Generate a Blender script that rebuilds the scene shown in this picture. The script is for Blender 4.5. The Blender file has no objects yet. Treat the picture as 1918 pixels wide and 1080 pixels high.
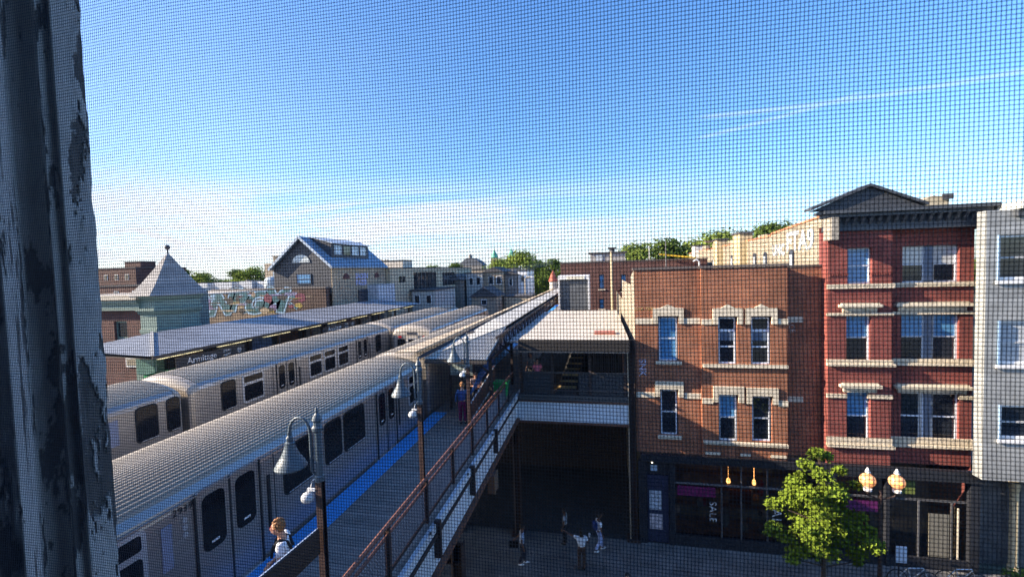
import bpy, bmesh, math, random
from mathutils import Vector, Matrix, noise
random.seed(7)
rad = math.radians
SC = bpy.context.scene
COL = SC.collection

# ------------------------------------------------------------------ camera
FPX, H = 800.0, 12.8
YAW, PITCH, ROLL = rad(11.5), rad(2.5), rad(1.7)
fwd = Vector((-math.sin(YAW)*math.cos(PITCH), math.cos(YAW)*math.cos(PITCH), -math.sin(PITCH)))
r0 = Vector((math.cos(YAW), math.sin(YAW), 0)); u0 = r0.cross(fwd)
right = r0*math.cos(ROLL) - u0*math.sin(ROLL); up = u0*math.cos(ROLL) + r0*math.sin(ROLL)
CAM = Vector((0, 0, H))
cd = bpy.data.cameras.new('camera'); cam = bpy.data.objects.new('camera', cd); COL.objects.link(cam)
cd.sensor_width = 36; cd.lens = 36*FPX/1918.0; cd.clip_start = 0.02; cd.clip_end = 4000
cd.dof.use_dof = True; cd.dof.focus_distance = 22; cd.dof.aperture_fstop = 26
m = Matrix((right, up, -fwd)).transposed().to_4x4(); m.translation = CAM; cam.matrix_world = m
SC.camera = cam
# ------------------------------------------------------------------ light
SUN = Vector((-1.0, -0.25, 0.45)).normalized()
SEL = math.asin(SUN.z); SAZ = math.atan2(SUN.x, SUN.y)
sl = bpy.data.lights.new('sun', 'SUN'); so = bpy.data.objects.new('sun', sl); COL.objects.link(so)
sl.energy = 5.0; sl.angle = rad(0.5); sl.color = (1.0, 0.83, 0.63)
so.rotation_euler = (-SUN).to_track_quat('-Z', 'Y').to_euler(); so.location = (-30, -10, 60)
W = bpy.data.worlds.new("World"); SC.world = W; W.use_nodes = True
SC.view_settings.view_transform = 'Standard'; SC.view_settings.look = 'None'
SC.view_settings.exposure = 1.58; SC.view_settings.gamma = 1.0

def world():
    nt = W.node_tree; N = nt.nodes; L = nt.links; N.clear()
    out = N.new('ShaderNodeOutputWorld'); bg = N.new('ShaderNodeBackground'); bg.inputs[1].default_value = 0.14
    sky = N.new('ShaderNodeTexSky'); sky.sky_type = 'NISHITA'; sky.sun_disc = False
    sky.sun_elevation = SEL; sky.sun_rotation = SAZ; sky.altitude = 100
    sky.air_density = 1.0; sky.dust_density = 0.8; sky.ozone_density = 5.0
    tc = N.new('ShaderNodeTexCoord'); sep = N.new('ShaderNodeSeparateXYZ'); L.new(tc.outputs['Generated'], sep.inputs[0])
    def M(op, a, b=None, clamp=False):
        n = N.new('ShaderNodeMath'); n.operation = op; n.use_clamp = clamp
        for i, v in enumerate((a, b)):
            if v is None: continue
            if isinstance(v, (int, float)): n.inputs[i].default_value = v
            else: L.new(v, n.inputs[i])
        return n.outputs[0]
    def mapr(v, a, b, c=0.0, d=1.0):
        n = N.new('ShaderNodeMapRange'); n.interpolation_type = 'SMOOTHSTEP'; L.new(v, n.inputs[0])
        for i, k in enumerate((a, b, c, d)): n.inputs[i+1].default_value = k
        return n.outputs[0]
    zc = M('MAXIMUM', sep.outputs['Z'], 0.03)
    px = M('DIVIDE', sep.outputs['X'], M('ADD', zc, 0.12)); py = M('DIVIDE', sep.outputs['Y'], M('ADD', zc, 0.12))
    cv = N.new('ShaderNodeCombineXYZ'); L.new(M('MULTIPLY', px, 0.55), cv.inputs[0]); L.new(M('MULTIPLY', py, 1.3), cv.inputs[1])
    no = N.new('ShaderNodeTexNoise'); no.inputs['Scale'].default_value = 1.1; no.inputs['Detail'].default_value = 7
    no.inputs['Roughness'].default_value = 0.58; no.inputs['Distortion'].default_value = 0.5; L.new(cv.outputs[0], no.inputs['Vector'])
    az = M('ARCTAN2', sep.outputs['X'], sep.outputs['Y'])          # 0 = along the tracks, negative = left
    el = M('ARCSINE', sep.outputs['Z'])
    bank = M('MULTIPLY', mapr(el, 0.0, 0.05), mapr(el, 0.22, 0.11))
    leftw = mapr(az, 0.35, -0.55, 0.25, 1.0)
    cl = M('MULTIPLY', M('MULTIPLY', mapr(no.outputs['Fac'], 0.36, 0.58), bank), leftw)
    # thin high veil
    veil = M('MULTIPLY', mapr(no.outputs['Fac'], 0.50, 0.85), mapr(el, 0.1, 0.5, 0.5, 0.15))
    # pale haze low down, stronger to the left
    hz = M('MAXIMUM', M('MULTIPLY', mapr(el, 0.27, -0.05), mapr(az, 0.6, -0.5, 0.14, 0.78)), M('MULTIPLY', mapr(el, 0.75, 0.0), mapr(az, -0.1, -1.0, 0.0, 0.38)))
    def streak(a0, e0, a1, e1, w):
        s = (e1-e0)/(a1-a0)
        line = M('ADD', M('MULTIPLY', M('SUBTRACT', az, a0), s), e0)
        wob = M('MULTIPLY', M('SUBTRACT', no.outputs['Fac'], 0.5), w*2.0)
        d = M('ABSOLUTE', M('ADD', M('SUBTRACT', el, line), wob))
        k = mapr(d, w, 0.0)
        e = min(abs(a1-a0)*0.12, .05)
        return M('MULTIPLY', k, M('MULTIPLY', mapr(az, a0, a0+e), mapr(az, a1, a1-e)))
    st = M('MAXIMUM', streak(-0.92, 0.090, -0.822, 0.055, 0.007), streak(-0.85, 0.057, -0.68, 0.057, 0.007))
    st2 = M('MULTIPLY', M('MAXIMUM', streak(0.20, 0.301, 0.85, 0.249, 0.007), streak(0.20, 0.258, 0.5, 0.288, 0.006)), 0.22)
    fac = M('ADD', M('ADD', M('MULTIPLY', cl, 0.9), M('MULTIPLY', veil, 0.25)), M('ADD', M('MULTIPLY', st, 0.9), st2), True)
    hs = N.new('ShaderNodeHueSaturation'); hs.inputs['Hue'].default_value = .505; hs.inputs['Saturation'].default_value = 1.12; L.new(sky.outputs[0], hs.inputs['Color'])
    mh = N.new('ShaderNodeMixRGB'); L.new(M('MULTIPLY', hz, 0.72), mh.inputs[0]); L.new(hs.outputs[0], mh.inputs[1]); mh.inputs[2].default_value = (2.9, 3.35, 4.1, 1)
    mx = N.new('ShaderNodeMixRGB'); L.new(fac, mx.inputs[0]); L.new(mh.outputs[0], mx.inputs[1]); mx.inputs[2].default_value = (3.4, 3.6, 4.0, 1)
    L.new(mx.outputs[0], bg.inputs[0]); L.new(bg.outputs[0], out.inputs[0])
world()

# ------------------------------------------------------------------ helpers
def ray(x, y): return fwd*FPX + right*(x-959) + up*(540-y)
def aY(x, y, Y): d = ray(x, y); return CAM + d*(Y/d.y)
def aX(x, y, X): d = ray(x, y); return CAM + d*(X/d.x)
def aZ(x, y, Z): d = ray(x, y); return CAM + d*((Z-H)/d.z)

ORG = {}
def thing(name, label, cat, loc=(0, 0, 0), group=None):
    o = bpy.data.objects.new(name, None); COL.objects.link(o); o.location = loc
    o['label'] = label; o['category'] = cat
    if group: o['group'] = group
    ORG[o.name] = Vector(loc); o.empty_display_size = .3
    return o
def tag(o, label, cat, group=None):
    o['label'] = label; o['category'] = cat
    if group: o['group'] = group
    return o
def dup(root, loc, label=None, group=None, rotz=None, scale=None):
    r = root.copy(); COL.objects.link(r); r.location = loc
    if rotz is not None: r.rotation_euler = (0, 0, rotz)
    if scale: r.scale = scale
    if label: r['label'] = label
    if group: r['group'] = group
    ORG[r.name] = Vector(loc)
    for ch in list(root.children):
        c = ch.copy(); COL.objects.link(c); c.parent = r
        for g in list(ch.children):
            d = g.copy(); COL.objects.link(d); d.parent = c
    return r

class MB:
    def __init__(s): s.v = []; s.f = []
    def poly(s, pts):
        i = len(s.v); s.v += [tuple(p) for p in pts]; s.f.append(tuple(range(i, i+len(pts)))); return s
    def box(s, x0, x1, y0, y1, z0, z1):
        i = len(s.v)
        s.v += [(x0,y0,z0),(x1,y0,z0),(x1,y1,z0),(x0,y1,z0),(x0,y0,z1),(x1,y0,z1),(x1,y1,z1),(x0,y1,z1)]
        for f in ((0,3,2,1),(4,5,6,7),(0,1,5,4),(1,2,6,5),(2,3,7,6),(3,0,4,7)): s.f.append(tuple(i+k for k in f))
        return s
    def prism(s, pts, d):
        """polygon pts (3-D) extruded by vector d"""
        n = len(pts); i = len(s.v); d = Vector(d)
        s.v += [tuple(p) for p in pts] + [tuple(Vector(p)+d) for p in pts]
        s.f.append(tuple(range(i, i+n))); s.f.append(tuple(range(i+2*n-1, i+n-1, -1)))
        for k in range(n):
            a, b = i+k, i+(k+1) % n; s.f.append((a, a+n, b+n, b))
        return s
    def beam(s, a, b, w, h):
        a = Vector(a); b = Vector(b); t = (b-a).normalized(); ref = Vector((0, 0, 1))
        if abs(t.z) > .95: ref = Vector((0, 1, 0))
        x = t.cross(ref).normalized()*w/2; y = x.cross(t).normalized()*h/2
        return s.prism([a-x-y, a+x-y, a+x+y, a-x+y], b-a)
    def tube(s, pts, r, n=8, cap=True):
        pts = [Vector(p) for p in pts]; rs = r if isinstance(r, (list, tuple)) else [r]*len(pts)
        i = len(s.v); ref = None
        for k, p in enumerate(pts):
            t = (pts[min(k+1, len(pts)-1)]-pts[max(k-1, 0)]).normalized()
            if ref is None: ref = t.cross(Vector((0, 0, 1)) if abs(t.z) < .9 else Vector((0, 1, 0))).normalized()
            ref = (ref - t*ref.dot(t)).normalized(); b = t.cross(ref)
            for j in range(n):
                a = 2*math.pi*j/n; s.v.append(tuple(p+(ref*math.cos(a)+b*math.sin(a))*rs[k]))
        for k in range(len(pts)-1):
            for j in range(n):
                a = i+k*n+j; b2 = i+k*n+(j+1) % n; s.f.append((a, b2, b2+n, a+n))
        if cap:
            s.f.append(tuple(range(i+n-1, i-1, -1))); e = i+(len(pts)-1)*n; s.f.append(tuple(range(e, e+n)))
        return s
    def lathe(s, prof, c, n=16, a0=0.0):
        """prof: list of (r,z) bottom to top about vertical axis at c"""
        i = len(s.v)
        for r, z in prof:
            for j in range(n):
                a = a0+2*math.pi*j/n; s.v.append((c[0]+r*math.cos(a), c[1]+r*math.sin(a), c[2]+z))
        for k in range(len(prof)-1):
            for j in range(n):
                a = i+k*n+j; b = i+k*n+(j+1) % n; s.f.append((a, b, b+n, a+n))
        s.f.append(tuple(range(i+n-1, i-1, -1))); e = i+(len(prof)-1)*n; s.f.append(tuple(range(e, e+n)))
        return s
    def ball(s, c, r, n=14, sc=(1, 1, 1)):
        prof = []; i = len(s.v); m_ = n//2
        for k in range(m_+1):
            t = math.pi*k/m_
            for j in range(n):
                a = 2*math.pi*j/n
                s.v.append((c[0]+r*sc[0]*math.sin(t)*math.cos(a), c[1]+r*sc[1]*math.sin(t)*math.sin(a), c[2]-r*sc[2]*math.cos(t)))
        for k in range(m_):
            for j in range(n):
                a = i+k*n+j; b = i+k*n+(j+1) % n; s.f.append((a, b, b+n, a+n))
        return s
    def wall(s, u0, u1, z0, z1, w, axis, holes=(), depth=.12, inw=1, back=True):
        """wall sheet in plane axis=w, rectangle u0..u1 z0..z1, with holes (a,b,c,d) having reveals going inw*depth"""
        us = sorted({u0, u1, *[h[0] for h in holes], *[h[1] for h in holes]}); zs = sorted({z0, z1, *[h[2] for h in holes], *[h[3] for h in holes]})
        P = (lambda u, z, q: (u, w+q, z)) if axis == 'y' else (lambda u, z, q: (w+q, u, z))
        for a, b in zip(us, us[1:]):
            for c, d in zip(zs, zs[1:]):
                mu, mz = (a+b)/2, (c+d)/2
                if any(h[0] < mu < h[1] and h[2] < mz < h[3] for h in holes): continue
                s.poly([P(a, c, 0), P(b, c, 0), P(b, d, 0), P(a, d, 0)])
        q = inw*depth
        for a, b, c, d in holes:
            s.poly([P(a, c, 0), P(a, d, 0), P(a, d, q), P(a, c, q)]); s.poly([P(b, c, 0), P(b, c, q), P(b, d, q), P(b, d, 0)])
            s.poly([P(a, d, 0), P(b, d, 0), P(b, d, q), P(a, d, q)]); s.poly([P(a, c, 0), P(a, c, q), P(b, c, q), P(b, c, 0)])
        return s
    def build(s, name, mat, parent=None, smooth=False, bevel=0, weld=False):
        me = bpy.data.meshes.new(name); off = Vector((0, 0, 0))
        if parent is not None:
            p = parent
            while p is not None:
                if p.name in ORG: off = off + ORG[p.name]
                p = p.parent
        vv = s.v if parent is None else [(a-off.x, b-off.y, c-off.z) for a, b, c in s.v]
        me.from_pydata(vv, [], s.f); me.validate()
        bm = bmesh.new(); bm.from_mesh(me)
        if weld or smooth: bmesh.ops.remove_doubles(bm, verts=bm.verts, dist=1e-5)
        bmesh.ops.recalc_face_normals(bm, faces=bm.faces)
        if bevel: bmesh.ops.bevel(bm, geom=bm.edges[:], offset=bevel, segments=2, affect='EDGES', clamp_overlap=True)
        bm.to_mesh(me); bm.free()
        if smooth: me.polygons.foreach_set('use_smooth', [True]*len(me.polygons))
        me.materials.append(mat)
        o = bpy.data.objects.new(name, me); COL.objects.link(o)
        if parent is not None: o.parent = parent
        return o
def struct(o): o['kind'] = 'structure'; return o

# ------------------------------------------------------------------ materials
MATS = {}
def mat(name, col, rough=.7, metal=0., var=.15, scale=3., bump=0., bscale=40., spec=.5, stretch=(1, 1, 1), stain=0., scol=(.05, .045, .04), emit=None, estr=0., trans=0.):
    if name in MATS: return MATS[name]
    M_ = bpy.data.materials.new(name); M_.use_nodes = True; nt = M_.node_tree; N = nt.nodes; L = nt.links
    b = N['Principled BSDF']; b.inputs['Roughness'].default_value = rough; b.inputs['Metallic'].default_value = metal
    b.inputs['Specular IOR Level'].default_value = spec
    tc = N.new('ShaderNodeNewGeometry'); mp = N.new('ShaderNodeMapping'); mp.inputs['Scale'].default_value = stretch
    L.new(tc.outputs['Position'], mp.inputs['Vector'])
    n1 = N.new('ShaderNodeTexNoise'); n1.inputs['Scale'].default_value = scale; n1.inputs['Detail'].default_value = 6; n1.inputs['Roughness'].default_value = .62
    L.new(mp.outputs[0], n1.inputs['Vector'])
    rp = N.new('ShaderNodeMapRange'); rp.inputs[1].default_value = .3; rp.inputs[2].default_value = .7
    rp.inputs[3].default_value = 1-var; rp.inputs[4].default_value = 1+var; L.new(n1.outputs['Fac'], rp.inputs[0])
    mul = N.new('ShaderNodeVectorMath'); mul.operation = 'SCALE'; mul.inputs[0].default_value = col[:3]; L.new(rp.outputs[0], mul.inputs['Scale'])
    last = mul.outputs[0]
    if stain:
        n2 = N.new('ShaderNodeTexNoise'); n2.inputs['Scale'].default_value = scale*.35; n2.inputs['Detail'].default_value = 8; L.new(mp.outputs[0], n2.inputs['Vector'])
        r2 = N.new('ShaderNodeMapRange'); r2.inputs[1].default_value = .52; r2.inputs[2].default_value = .72; r2.inputs[4].default_value = stain; L.new(n2.outputs['Fac'], r2.inputs[0])
        mx = N.new('ShaderNodeMixRGB'); L.new(r2.outputs[0], mx.inputs[0]); L.new(last, mx.inputs[1]); mx.inputs[2].default_value = (*scol, 1); last = mx.outputs[0]
    L.new(last, b.inputs['Base Color'])
    if bump:
        n3 = N.new('ShaderNodeTexNoise'); n3.inputs['Scale'].default_value = bscale; n3.inputs['Detail'].default_value = 4; L.new(mp.outputs[0], n3.inputs['Vector'])
        bp = N.new('ShaderNodeBump'); bp.inputs['Strength'].default_value = bump; bp.inputs['Distance'].default_value = .02; L.new(n3.outputs['Fac'], bp.inputs['Height']); L.new(bp.outputs[0], b.inputs['Normal'])
    if emit: b.inputs['Emission Color'].default_value = (*emit, 1); b.inputs['Emission Strength'].default_value = estr
    if trans: b.inputs['Transmission Weight'].default_value = trans
    MATS[name] = M_; return M_
def brick(name, c1, c2, mortar, bw=.21, bh=.072, ms=.012, var=.25, offset=.5):
    M_ = bpy.data.materials.new(name); M_.use_nodes = True; nt = M_.node_tree; N = nt.nodes; L = nt.links
    b = N['Principled BSDF']; b.inputs['Roughness'].default_value = .85
    g = N.new('ShaderNodeNewGeometry'); sp = N.new('ShaderNodeSeparateXYZ'); L.new(g.outputs['Position'], sp.inputs[0])
    sn = N.new('ShaderNodeSeparateXYZ'); L.new(g.outputs['True Normal'], sn.inputs[0])
    ab = N.new('ShaderNodeMath'); ab.operation = 'ABSOLUTE'; L.new(sn.outputs[0], ab.inputs[0])
    gt = N.new('ShaderNodeMath'); gt.operation = 'GREATER_THAN'; L.new(ab.outputs[0], gt.inputs[0]); gt.inputs[1].default_value = .6
    mx = N.new('ShaderNodeMix'); mx.data_type = 'FLOAT'; L.new(gt.outputs[0], mx.inputs[0]); L.new(sp.outputs[0], mx.inputs[2]); L.new(sp.outputs[1], mx.inputs[3])
    cb = N.new('ShaderNodeCombineXYZ'); L.new(mx.outputs[0], cb.inputs[0]); L.new(sp.outputs[2], cb.inputs[1])
    bt = N.new('ShaderNodeTexBrick'); L.new(cb.outputs[0], bt.inputs['Vector']); bt.inputs['Scale'].default_value = 1
    bt.inputs['Brick Width'].default_value = bw; bt.inputs['Row Height'].default_value = bh; bt.inputs['Mortar Size'].default_value = ms
    bt.inputs['Color1'].default_value = (*c1, 1); bt.inputs['Color2'].default_value = (*c2, 1); bt.inputs['Mortar'].default_value = (*mortar, 1); bt.offset = offset
    n1 = N.new('ShaderNodeTexNoise'); n1.inputs['Scale'].default_value = .9; n1.inputs['Detail'].default_value = 8; n1.inputs['Roughness'].default_value = .7; L.new(g.outputs['Position'], n1.inputs['Vector'])
    rp = N.new('ShaderNodeMapRange'); rp.inputs[1].default_value = .3; rp.inputs[2].default_value = .7; rp.inputs[3].default_value = 1-var; rp.inputs[4].default_value = 1+var; L.new(n1.outputs['Fac'], rp.inputs[0])
    mul = N.new('ShaderNodeVectorMath'); mul.operation = 'SCALE'; L.new(bt.outputs['Color'], mul.inputs[0]); L.new(rp.outputs[0], mul.inputs['Scale'])
    m2 = N.new('ShaderNodeMapping'); m2.inputs['Scale'].default_value = (2.2, 2.2, .22); L.new(g.outputs['Position'], m2.inputs[0])
    n2 = N.new('ShaderNodeTexNoise'); n2.inputs['Scale'].default_value = 1.3; n2.inputs['Detail'].default_value = 7; L.new(m2.outputs[0], n2.inputs['Vector'])
    r2 = N.new('ShaderNodeMapRange'); r2.inputs[1].default_value = .5; r2.inputs[2].default_value = .75; r2.inputs[3].default_value = 0; r2.inputs[4].default_value = .5; L.new(n2.outputs['Fac'], r2.inputs[0])
    sx = N.new('ShaderNodeMixRGB'); L.new(r2.outputs[0], sx.inputs[0]); L.new(mul.outputs[0], sx.inputs[1]); sx.inputs[2].default_value = (c1[0]*.3, c1[1]*.35, c1[2]*.4, 1)
    L.new(sx.outputs[0], b.inputs['Base Color'])
    bp = N.new('ShaderNodeBump'); bp.inputs['Strength'].default_value = .5; bp.inputs['Distance'].default_value = .01; bp.invert = True
    L.new(bt.outputs['Fac'], bp.inputs['Height']); L.new(bp.outputs[0], b.inputs['Normal'])
    return M_
def stripes(name, ca, cb_, period, axis=1, duty=.5, rough=.6, metal=0., bumpd=.01):
    """plain procedural boards / seams along one world axis"""
    M_ = bpy.data.materials.new(name); M_.use_nodes = True; nt = M_.node_tree; N = nt.nodes; L = nt.links
    b = N['Principled BSDF']; b.inputs['Roughness'].default_value = rough; b.inputs['Metallic'].default_value = metal
    g = N.new('ShaderNodeNewGeometry'); sp = N.new('ShaderNodeSeparateXYZ'); L.new(g.outputs['Position'], sp.inputs[0])
    d = N.new('ShaderNodeMath'); d.operation = 'DIVIDE'; L.new(sp.outputs[axis], d.inputs[0]); d.inputs[1].default_value = period
    fr = N.new('ShaderNodeMath'); fr.operation = 'FRACT'; L.new(d.outputs[0], fr.inputs[0])
    fl = N.new('ShaderNodeMath'); fl.operation = 'FLOOR'; L.new(d.outputs[0], fl.inputs[0])
    wn = N.new('ShaderNodeTexWhiteNoise'); wn.noise_dimensions = '1D'; L.new(fl.outputs[0], wn.inputs['W'])
    gt = N.new('ShaderNodeMath'); gt.operation = 'GREATER_THAN'; L.new(fr.outputs[0], gt.inputs[0]); gt.inputs[1].default_value = duty
    mx = N.new('ShaderNodeMixRGB'); L.new(gt.outputs[0], mx.inputs[0]); mx.inputs[1].default_value = (*ca, 1); mx.inputs[2].default_value = (*cb_, 1)
    n1 = N.new('ShaderNodeTexNoise'); n1.inputs['Scale'].default_value = 2.5; n1.inputs['Detail'].default_value = 7; L.new(g.outputs['Position'], n1.inputs['Vector'])
    ad = N.new('ShaderNodeMath'); ad.operation = 'MULTIPLY_ADD'; L.new(wn.outputs['Value'], ad.inputs[0]); ad.inputs[1].default_value = .35; L.new(n1.outputs['Fac'], ad.inputs[2])
    rp = N.new('ShaderNodeMapRange'); rp.inputs[1].default_value = .3; rp.inputs[2].default_value = 1.05; rp.inputs[3].default_value = .7; rp.inputs[4].default_value = 1.25; L.new(ad.outputs[0], rp.inputs[0])
    mul = N.new('ShaderNodeVectorMath'); mul.operation = 'SCALE'; L.new(mx.outputs[0], mul.inputs[0]); L.new(rp.outputs[0], mul.inputs['Scale'])
    L.new(mul.outputs[0], b.inputs['Base Color'])
    return M_

asphalt = mat('asphalt', (.045, .045, .047), .9, var=.25, scale=1.2, bump=.4, stain=.3, scol=(.02, .02, .02))
concrete = mat('pavement_concrete', (.165, .16, .15), .85, var=.35, scale=1.1, bump=.2, stain=.6, scol=(.08, .075, .07))
brick_orange = brick('orange_brick', (.40, .13, .048), (.30, .09, .037), (.20, .13, .10), var=.38)
brick_red = brick('red_brick', (.26, .046, .032), (.19, .032, .025), (.17, .075, .065), var=.35)
brick_dark = brick('dark_brick', (.15, .045, .035), (.10, .03, .027), (.10, .07, .06))
brick_yellow = brick('yellow_brick', (.40, .345, .25), (.30, .255, .18), (.2, .165, .12), bw=.4, bh=.16, ms=.03)
brick_buff = brick('buff_brick', (.46, .36, .24), (.38, .30, .20), (.3, .26, .2))
brick_brown = brick('brown_brick', (.11, .06, .045), (.08, .045, .035), (.08, .06, .05)); brick_shaded = brick('shaded_brown_brick', (.035, .02, .016), (.025, .016, .013), (.03, .025, .02))  # second one: brown brick darkened to hold the shade under the tracks
stone = mat('limestone', (.62, .55, .42), .8, var=.15, scale=5, bump=.3, stain=.4, scol=(.3, .26, .2))
cornice_m = mat('grey_cornice_paint', (.06, .068, .08), .6, var=.2, scale=3)
grey_panel = stripes('grey_bay_siding', (.30, .315, .315), (.24, .255, .26), .22, axis=2, duty=.94)
grey_trim = mat('grey_trim', (.62, .63, .6), .6)
white_paint = mat('white_paint', (.75, .76, .76), .5, var=.06)
dirty_white = mat('dirty_white_steel', (.66, .70, .74), .55, var=.12, scale=2, stain=.35, scol=(.28, .22, .18))
winframe = mat('white_window_frame', (.62, .68, .76), .45, var=.05)
darkframe = mat('dark_window_frame', (.035, .04, .055), .4, var=.1)
glass = mat('dark_glass', (.018, .022, .03), .06, var=.5, scale=1.3, spec=.8)
blind = mat('sky_tinted_blind_pane', (.09, .25, .46), .15, var=.15, scale=4, spec=.8)  # blind panes with a blue sky reflection painted into the colour
curtain = mat('white_curtain_behind_glass', (.45, .48, .5), .15, var=.2, scale=9, spec=.8)
steel_dark = mat('dark_brown_steel', (.045, .028, .022), .6, var=.3, scale=5, stain=.3, scol=(.09, .03, .015))
rail_brown = mat('rust_brown_rail', (.20, .085, .055), .5, var=.3, scale=8, stain=.4, scol=(.10, .04, .025))
lamp_grey = mat('lamp_grey_paint', (.10, .135, .16), .45, var=.12, scale=6)
deck_m = stripes('deck_boards', (.25, .22, .19), (.045, .04, .04), .15, axis=1, duty=.93, rough=.85)
blue_strip = mat('blue_tactile_paint', (.05, .33, .75), .6, var=.12, scale=2, bump=.4, bscale=60)
far_roof_m = stripes('shadow_tinted_seam_roof', (.21, .225, .25), (.14, .15, .17), .45, axis=1, duty=.95, rough=.5)  # darkened to stand for the shadow lying over the far canopy
roof_cream = mat('cream_roof_membrane', (.56, .50, .40), .7, var=.12, scale=1.2, stain=.3, scol=(.3, .24, .18))
roof_tan = mat('tan_roof_board', (.52, .42, .29), .8, var=.2, scale=1.5, stain=.45, scol=(.22, .16, .1))
roof_white = mat('white_metal_roof', (.42, .41, .37), .6, var=.12, scale=2, stain=.25, scol=(.3, .27, .22))
stainless = mat('brushed_stainless', (.42, .405, .385), .33, .65, var=.12, scale=2.2, stretch=(1, .25, 6), spec=.5, stain=.25, scol=(.3, .27, .24))
train_roof = mat('train_roof_ribbed', (.40, .36, .295), .8, 0., spec=.2, var=.16, scale=1.1, stretch=(1, .15, 1), stain=.35, scol=(.27, .22, .17))
train_cap = mat('train_end_fibreglass', (.42, .375, .31), .45, var=.1, scale=3, stain=.3, scol=(.3, .2, .13))
train_glass = mat('train_black_glass', (.010, .010, .012), .08, var=.3, spec=.5)
rubber = mat('black_rubber', (.012, .012, .012), .7)
alu = mat('bright_aluminium_frame', (.62, .66, .70), .35, .6, var=.05)
under_m = mat('train_underframe', (.03, .028, .027), .8)
soffit = mat('dark_soffit', (.055, .048, .043), .8)
mint = mat('mint_terracotta', (.17, .25, .22), .6, var=.12, scale=3, stain=.25, scol=(.13, .2, .17))
shingle = stripes('grey_shingle', (.30, .29, .28), (.16, .16, .16), .22, axis=2, duty=.88, rough=.8)
siding_dark = stripes('dark_grey_siding', (.045, .052, .068), (.02, .024, .03), .2, axis=2, duty=.85)
roof_skylit = stripes('sky_tinted_metal_roof', (.16, .25, .36), (.09, .15, .22), .5, axis=1, duty=.93, rough=.4)  # blue sky light on the slopes is painted into this colour
beige_wall = mat('beige_render', (.50, .42, .29), .85, var=.12, scale=.8, stain=.25, scol=(.28, .24, .18))
tan_wall = mat('tan_brick_far', (.36, .29, .21), .85, var=.15, scale=.6)
grey_wall = mat('pale_grey_siding_far', (.46, .45, .42), .8, var=.1)
greyblue_wall = mat('slate_siding_far', (.22, .205, .19), .8, var=.15)
dark_roof = mat('dark_tar_roof', (.07, .07, .075), .8, var=.25)
copper = mat('green_copper', (.12, .40, .28), .6)
redroof = mat('red_tile_cone', (.40, .10, .06), .7)
wood_pole = mat('weathered_pole', (.40, .33, .21), .8)
bark = mat('bark', (.07, .05, .035), .9, var=.3, scale=9)
skin = mat('skin_light', (.55, .30, .20), .5, var=.05); skin_d = mat('skin_brown', (.16, .08, .05), .5, var=.05)
black_cloth = mat('black_cloth', (.012, .012, .014), .85); white_cloth = mat('white_cloth', (.72, .74, .78), .85, var=.05)
hair_l = mat('ginger_hair', (.30, .14, .05), .7, var=.5, scale=60); hair_d = mat('dark_hair', (.02, .014, .01), .6)
denim = mat('denim', (.05, .11, .24), .85); maroon = mat('maroon_cloth', (.20, .012, .07), .85); pink = mat('pink_cloth', (.85, .2, .26), .85)
check = mat('pale_blue_check_shirt', (.35, .42, .55), .85, var=.5, scale=25); lightblue = mat('light_blue_trousers', (.38, .47, .75), .85)
tan_cloth = mat('tan_cloth', (.35, .27, .2), .85)
green_pl = mat('green_bin_plastic', (.03, .33, .09), .45, var=.1)
globe_m = mat('lit_globe_glass', (.6, .38, .2), .3, emit=(1.0, .33, .07), estr=.26)
bulb_m = mat('warm_bulb', (1, .5, .1), .3, emit=(1.0, .42, .06), estr=.9)
wire_m = mat('screen_wire', (.10, .12, .16), .6, var=.3, scale=400)

def leafmat(name, col, var=.45, trans=.35):
    M_ = bpy.data.materials.new(name); M_.use_nodes = True; nt = M_.node_tree; N = nt.nodes; L = nt.links; N.clear()
    out = N.new('ShaderNodeOutputMaterial'); d = N.new('ShaderNodeBsdfDiffuse'); t = N.new('ShaderNodeBsdfTranslucent'); mx = N.new('ShaderNodeMixShader'); mx.inputs[0].default_value = trans
    g = N.new('ShaderNodeNewGeometry'); n1 = N.new('ShaderNodeTexNoise'); n1.inputs['Scale'].default_value = 2.2; n1.inputs['Detail'].default_value = 6; L.new(g.outputs['Position'], n1.inputs['Vector'])
    rp = N.new('ShaderNodeMapRange'); rp.inputs[1].default_value = .3; rp.inputs[2].default_value = .7; rp.inputs[3].default_value = 1-var; rp.inputs[4].default_value = 1+var; L.new(n1.outputs['Fac'], rp.inputs[0])
    mul = N.new('ShaderNodeVectorMath'); mul.operation = 'SCALE'; mul.inputs[0].default_value = col; L.new(rp.outputs[0], mul.inputs['Scale'])
    L.new(mul.outputs[0], d.inputs[0]); L.new(mul.outputs[0], t.inputs[0]); L.new(d.outputs[0], mx.inputs[1]); L.new(t.outputs[0], mx.inputs[2]); L.new(mx.outputs[0], out.inputs[0])
    return M_
leaf_bright = leafmat('young_leaf', (.155, .22, .028), trans=.15); leaf_dark = leafmat('far_leaf', (.11, .16, .04)); leaf_mid = leafmat('far_leaf_light', (.19, .25, .06)); leaf_aut = leafmat('turning_leaf', (.25, .16, .05))

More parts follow.
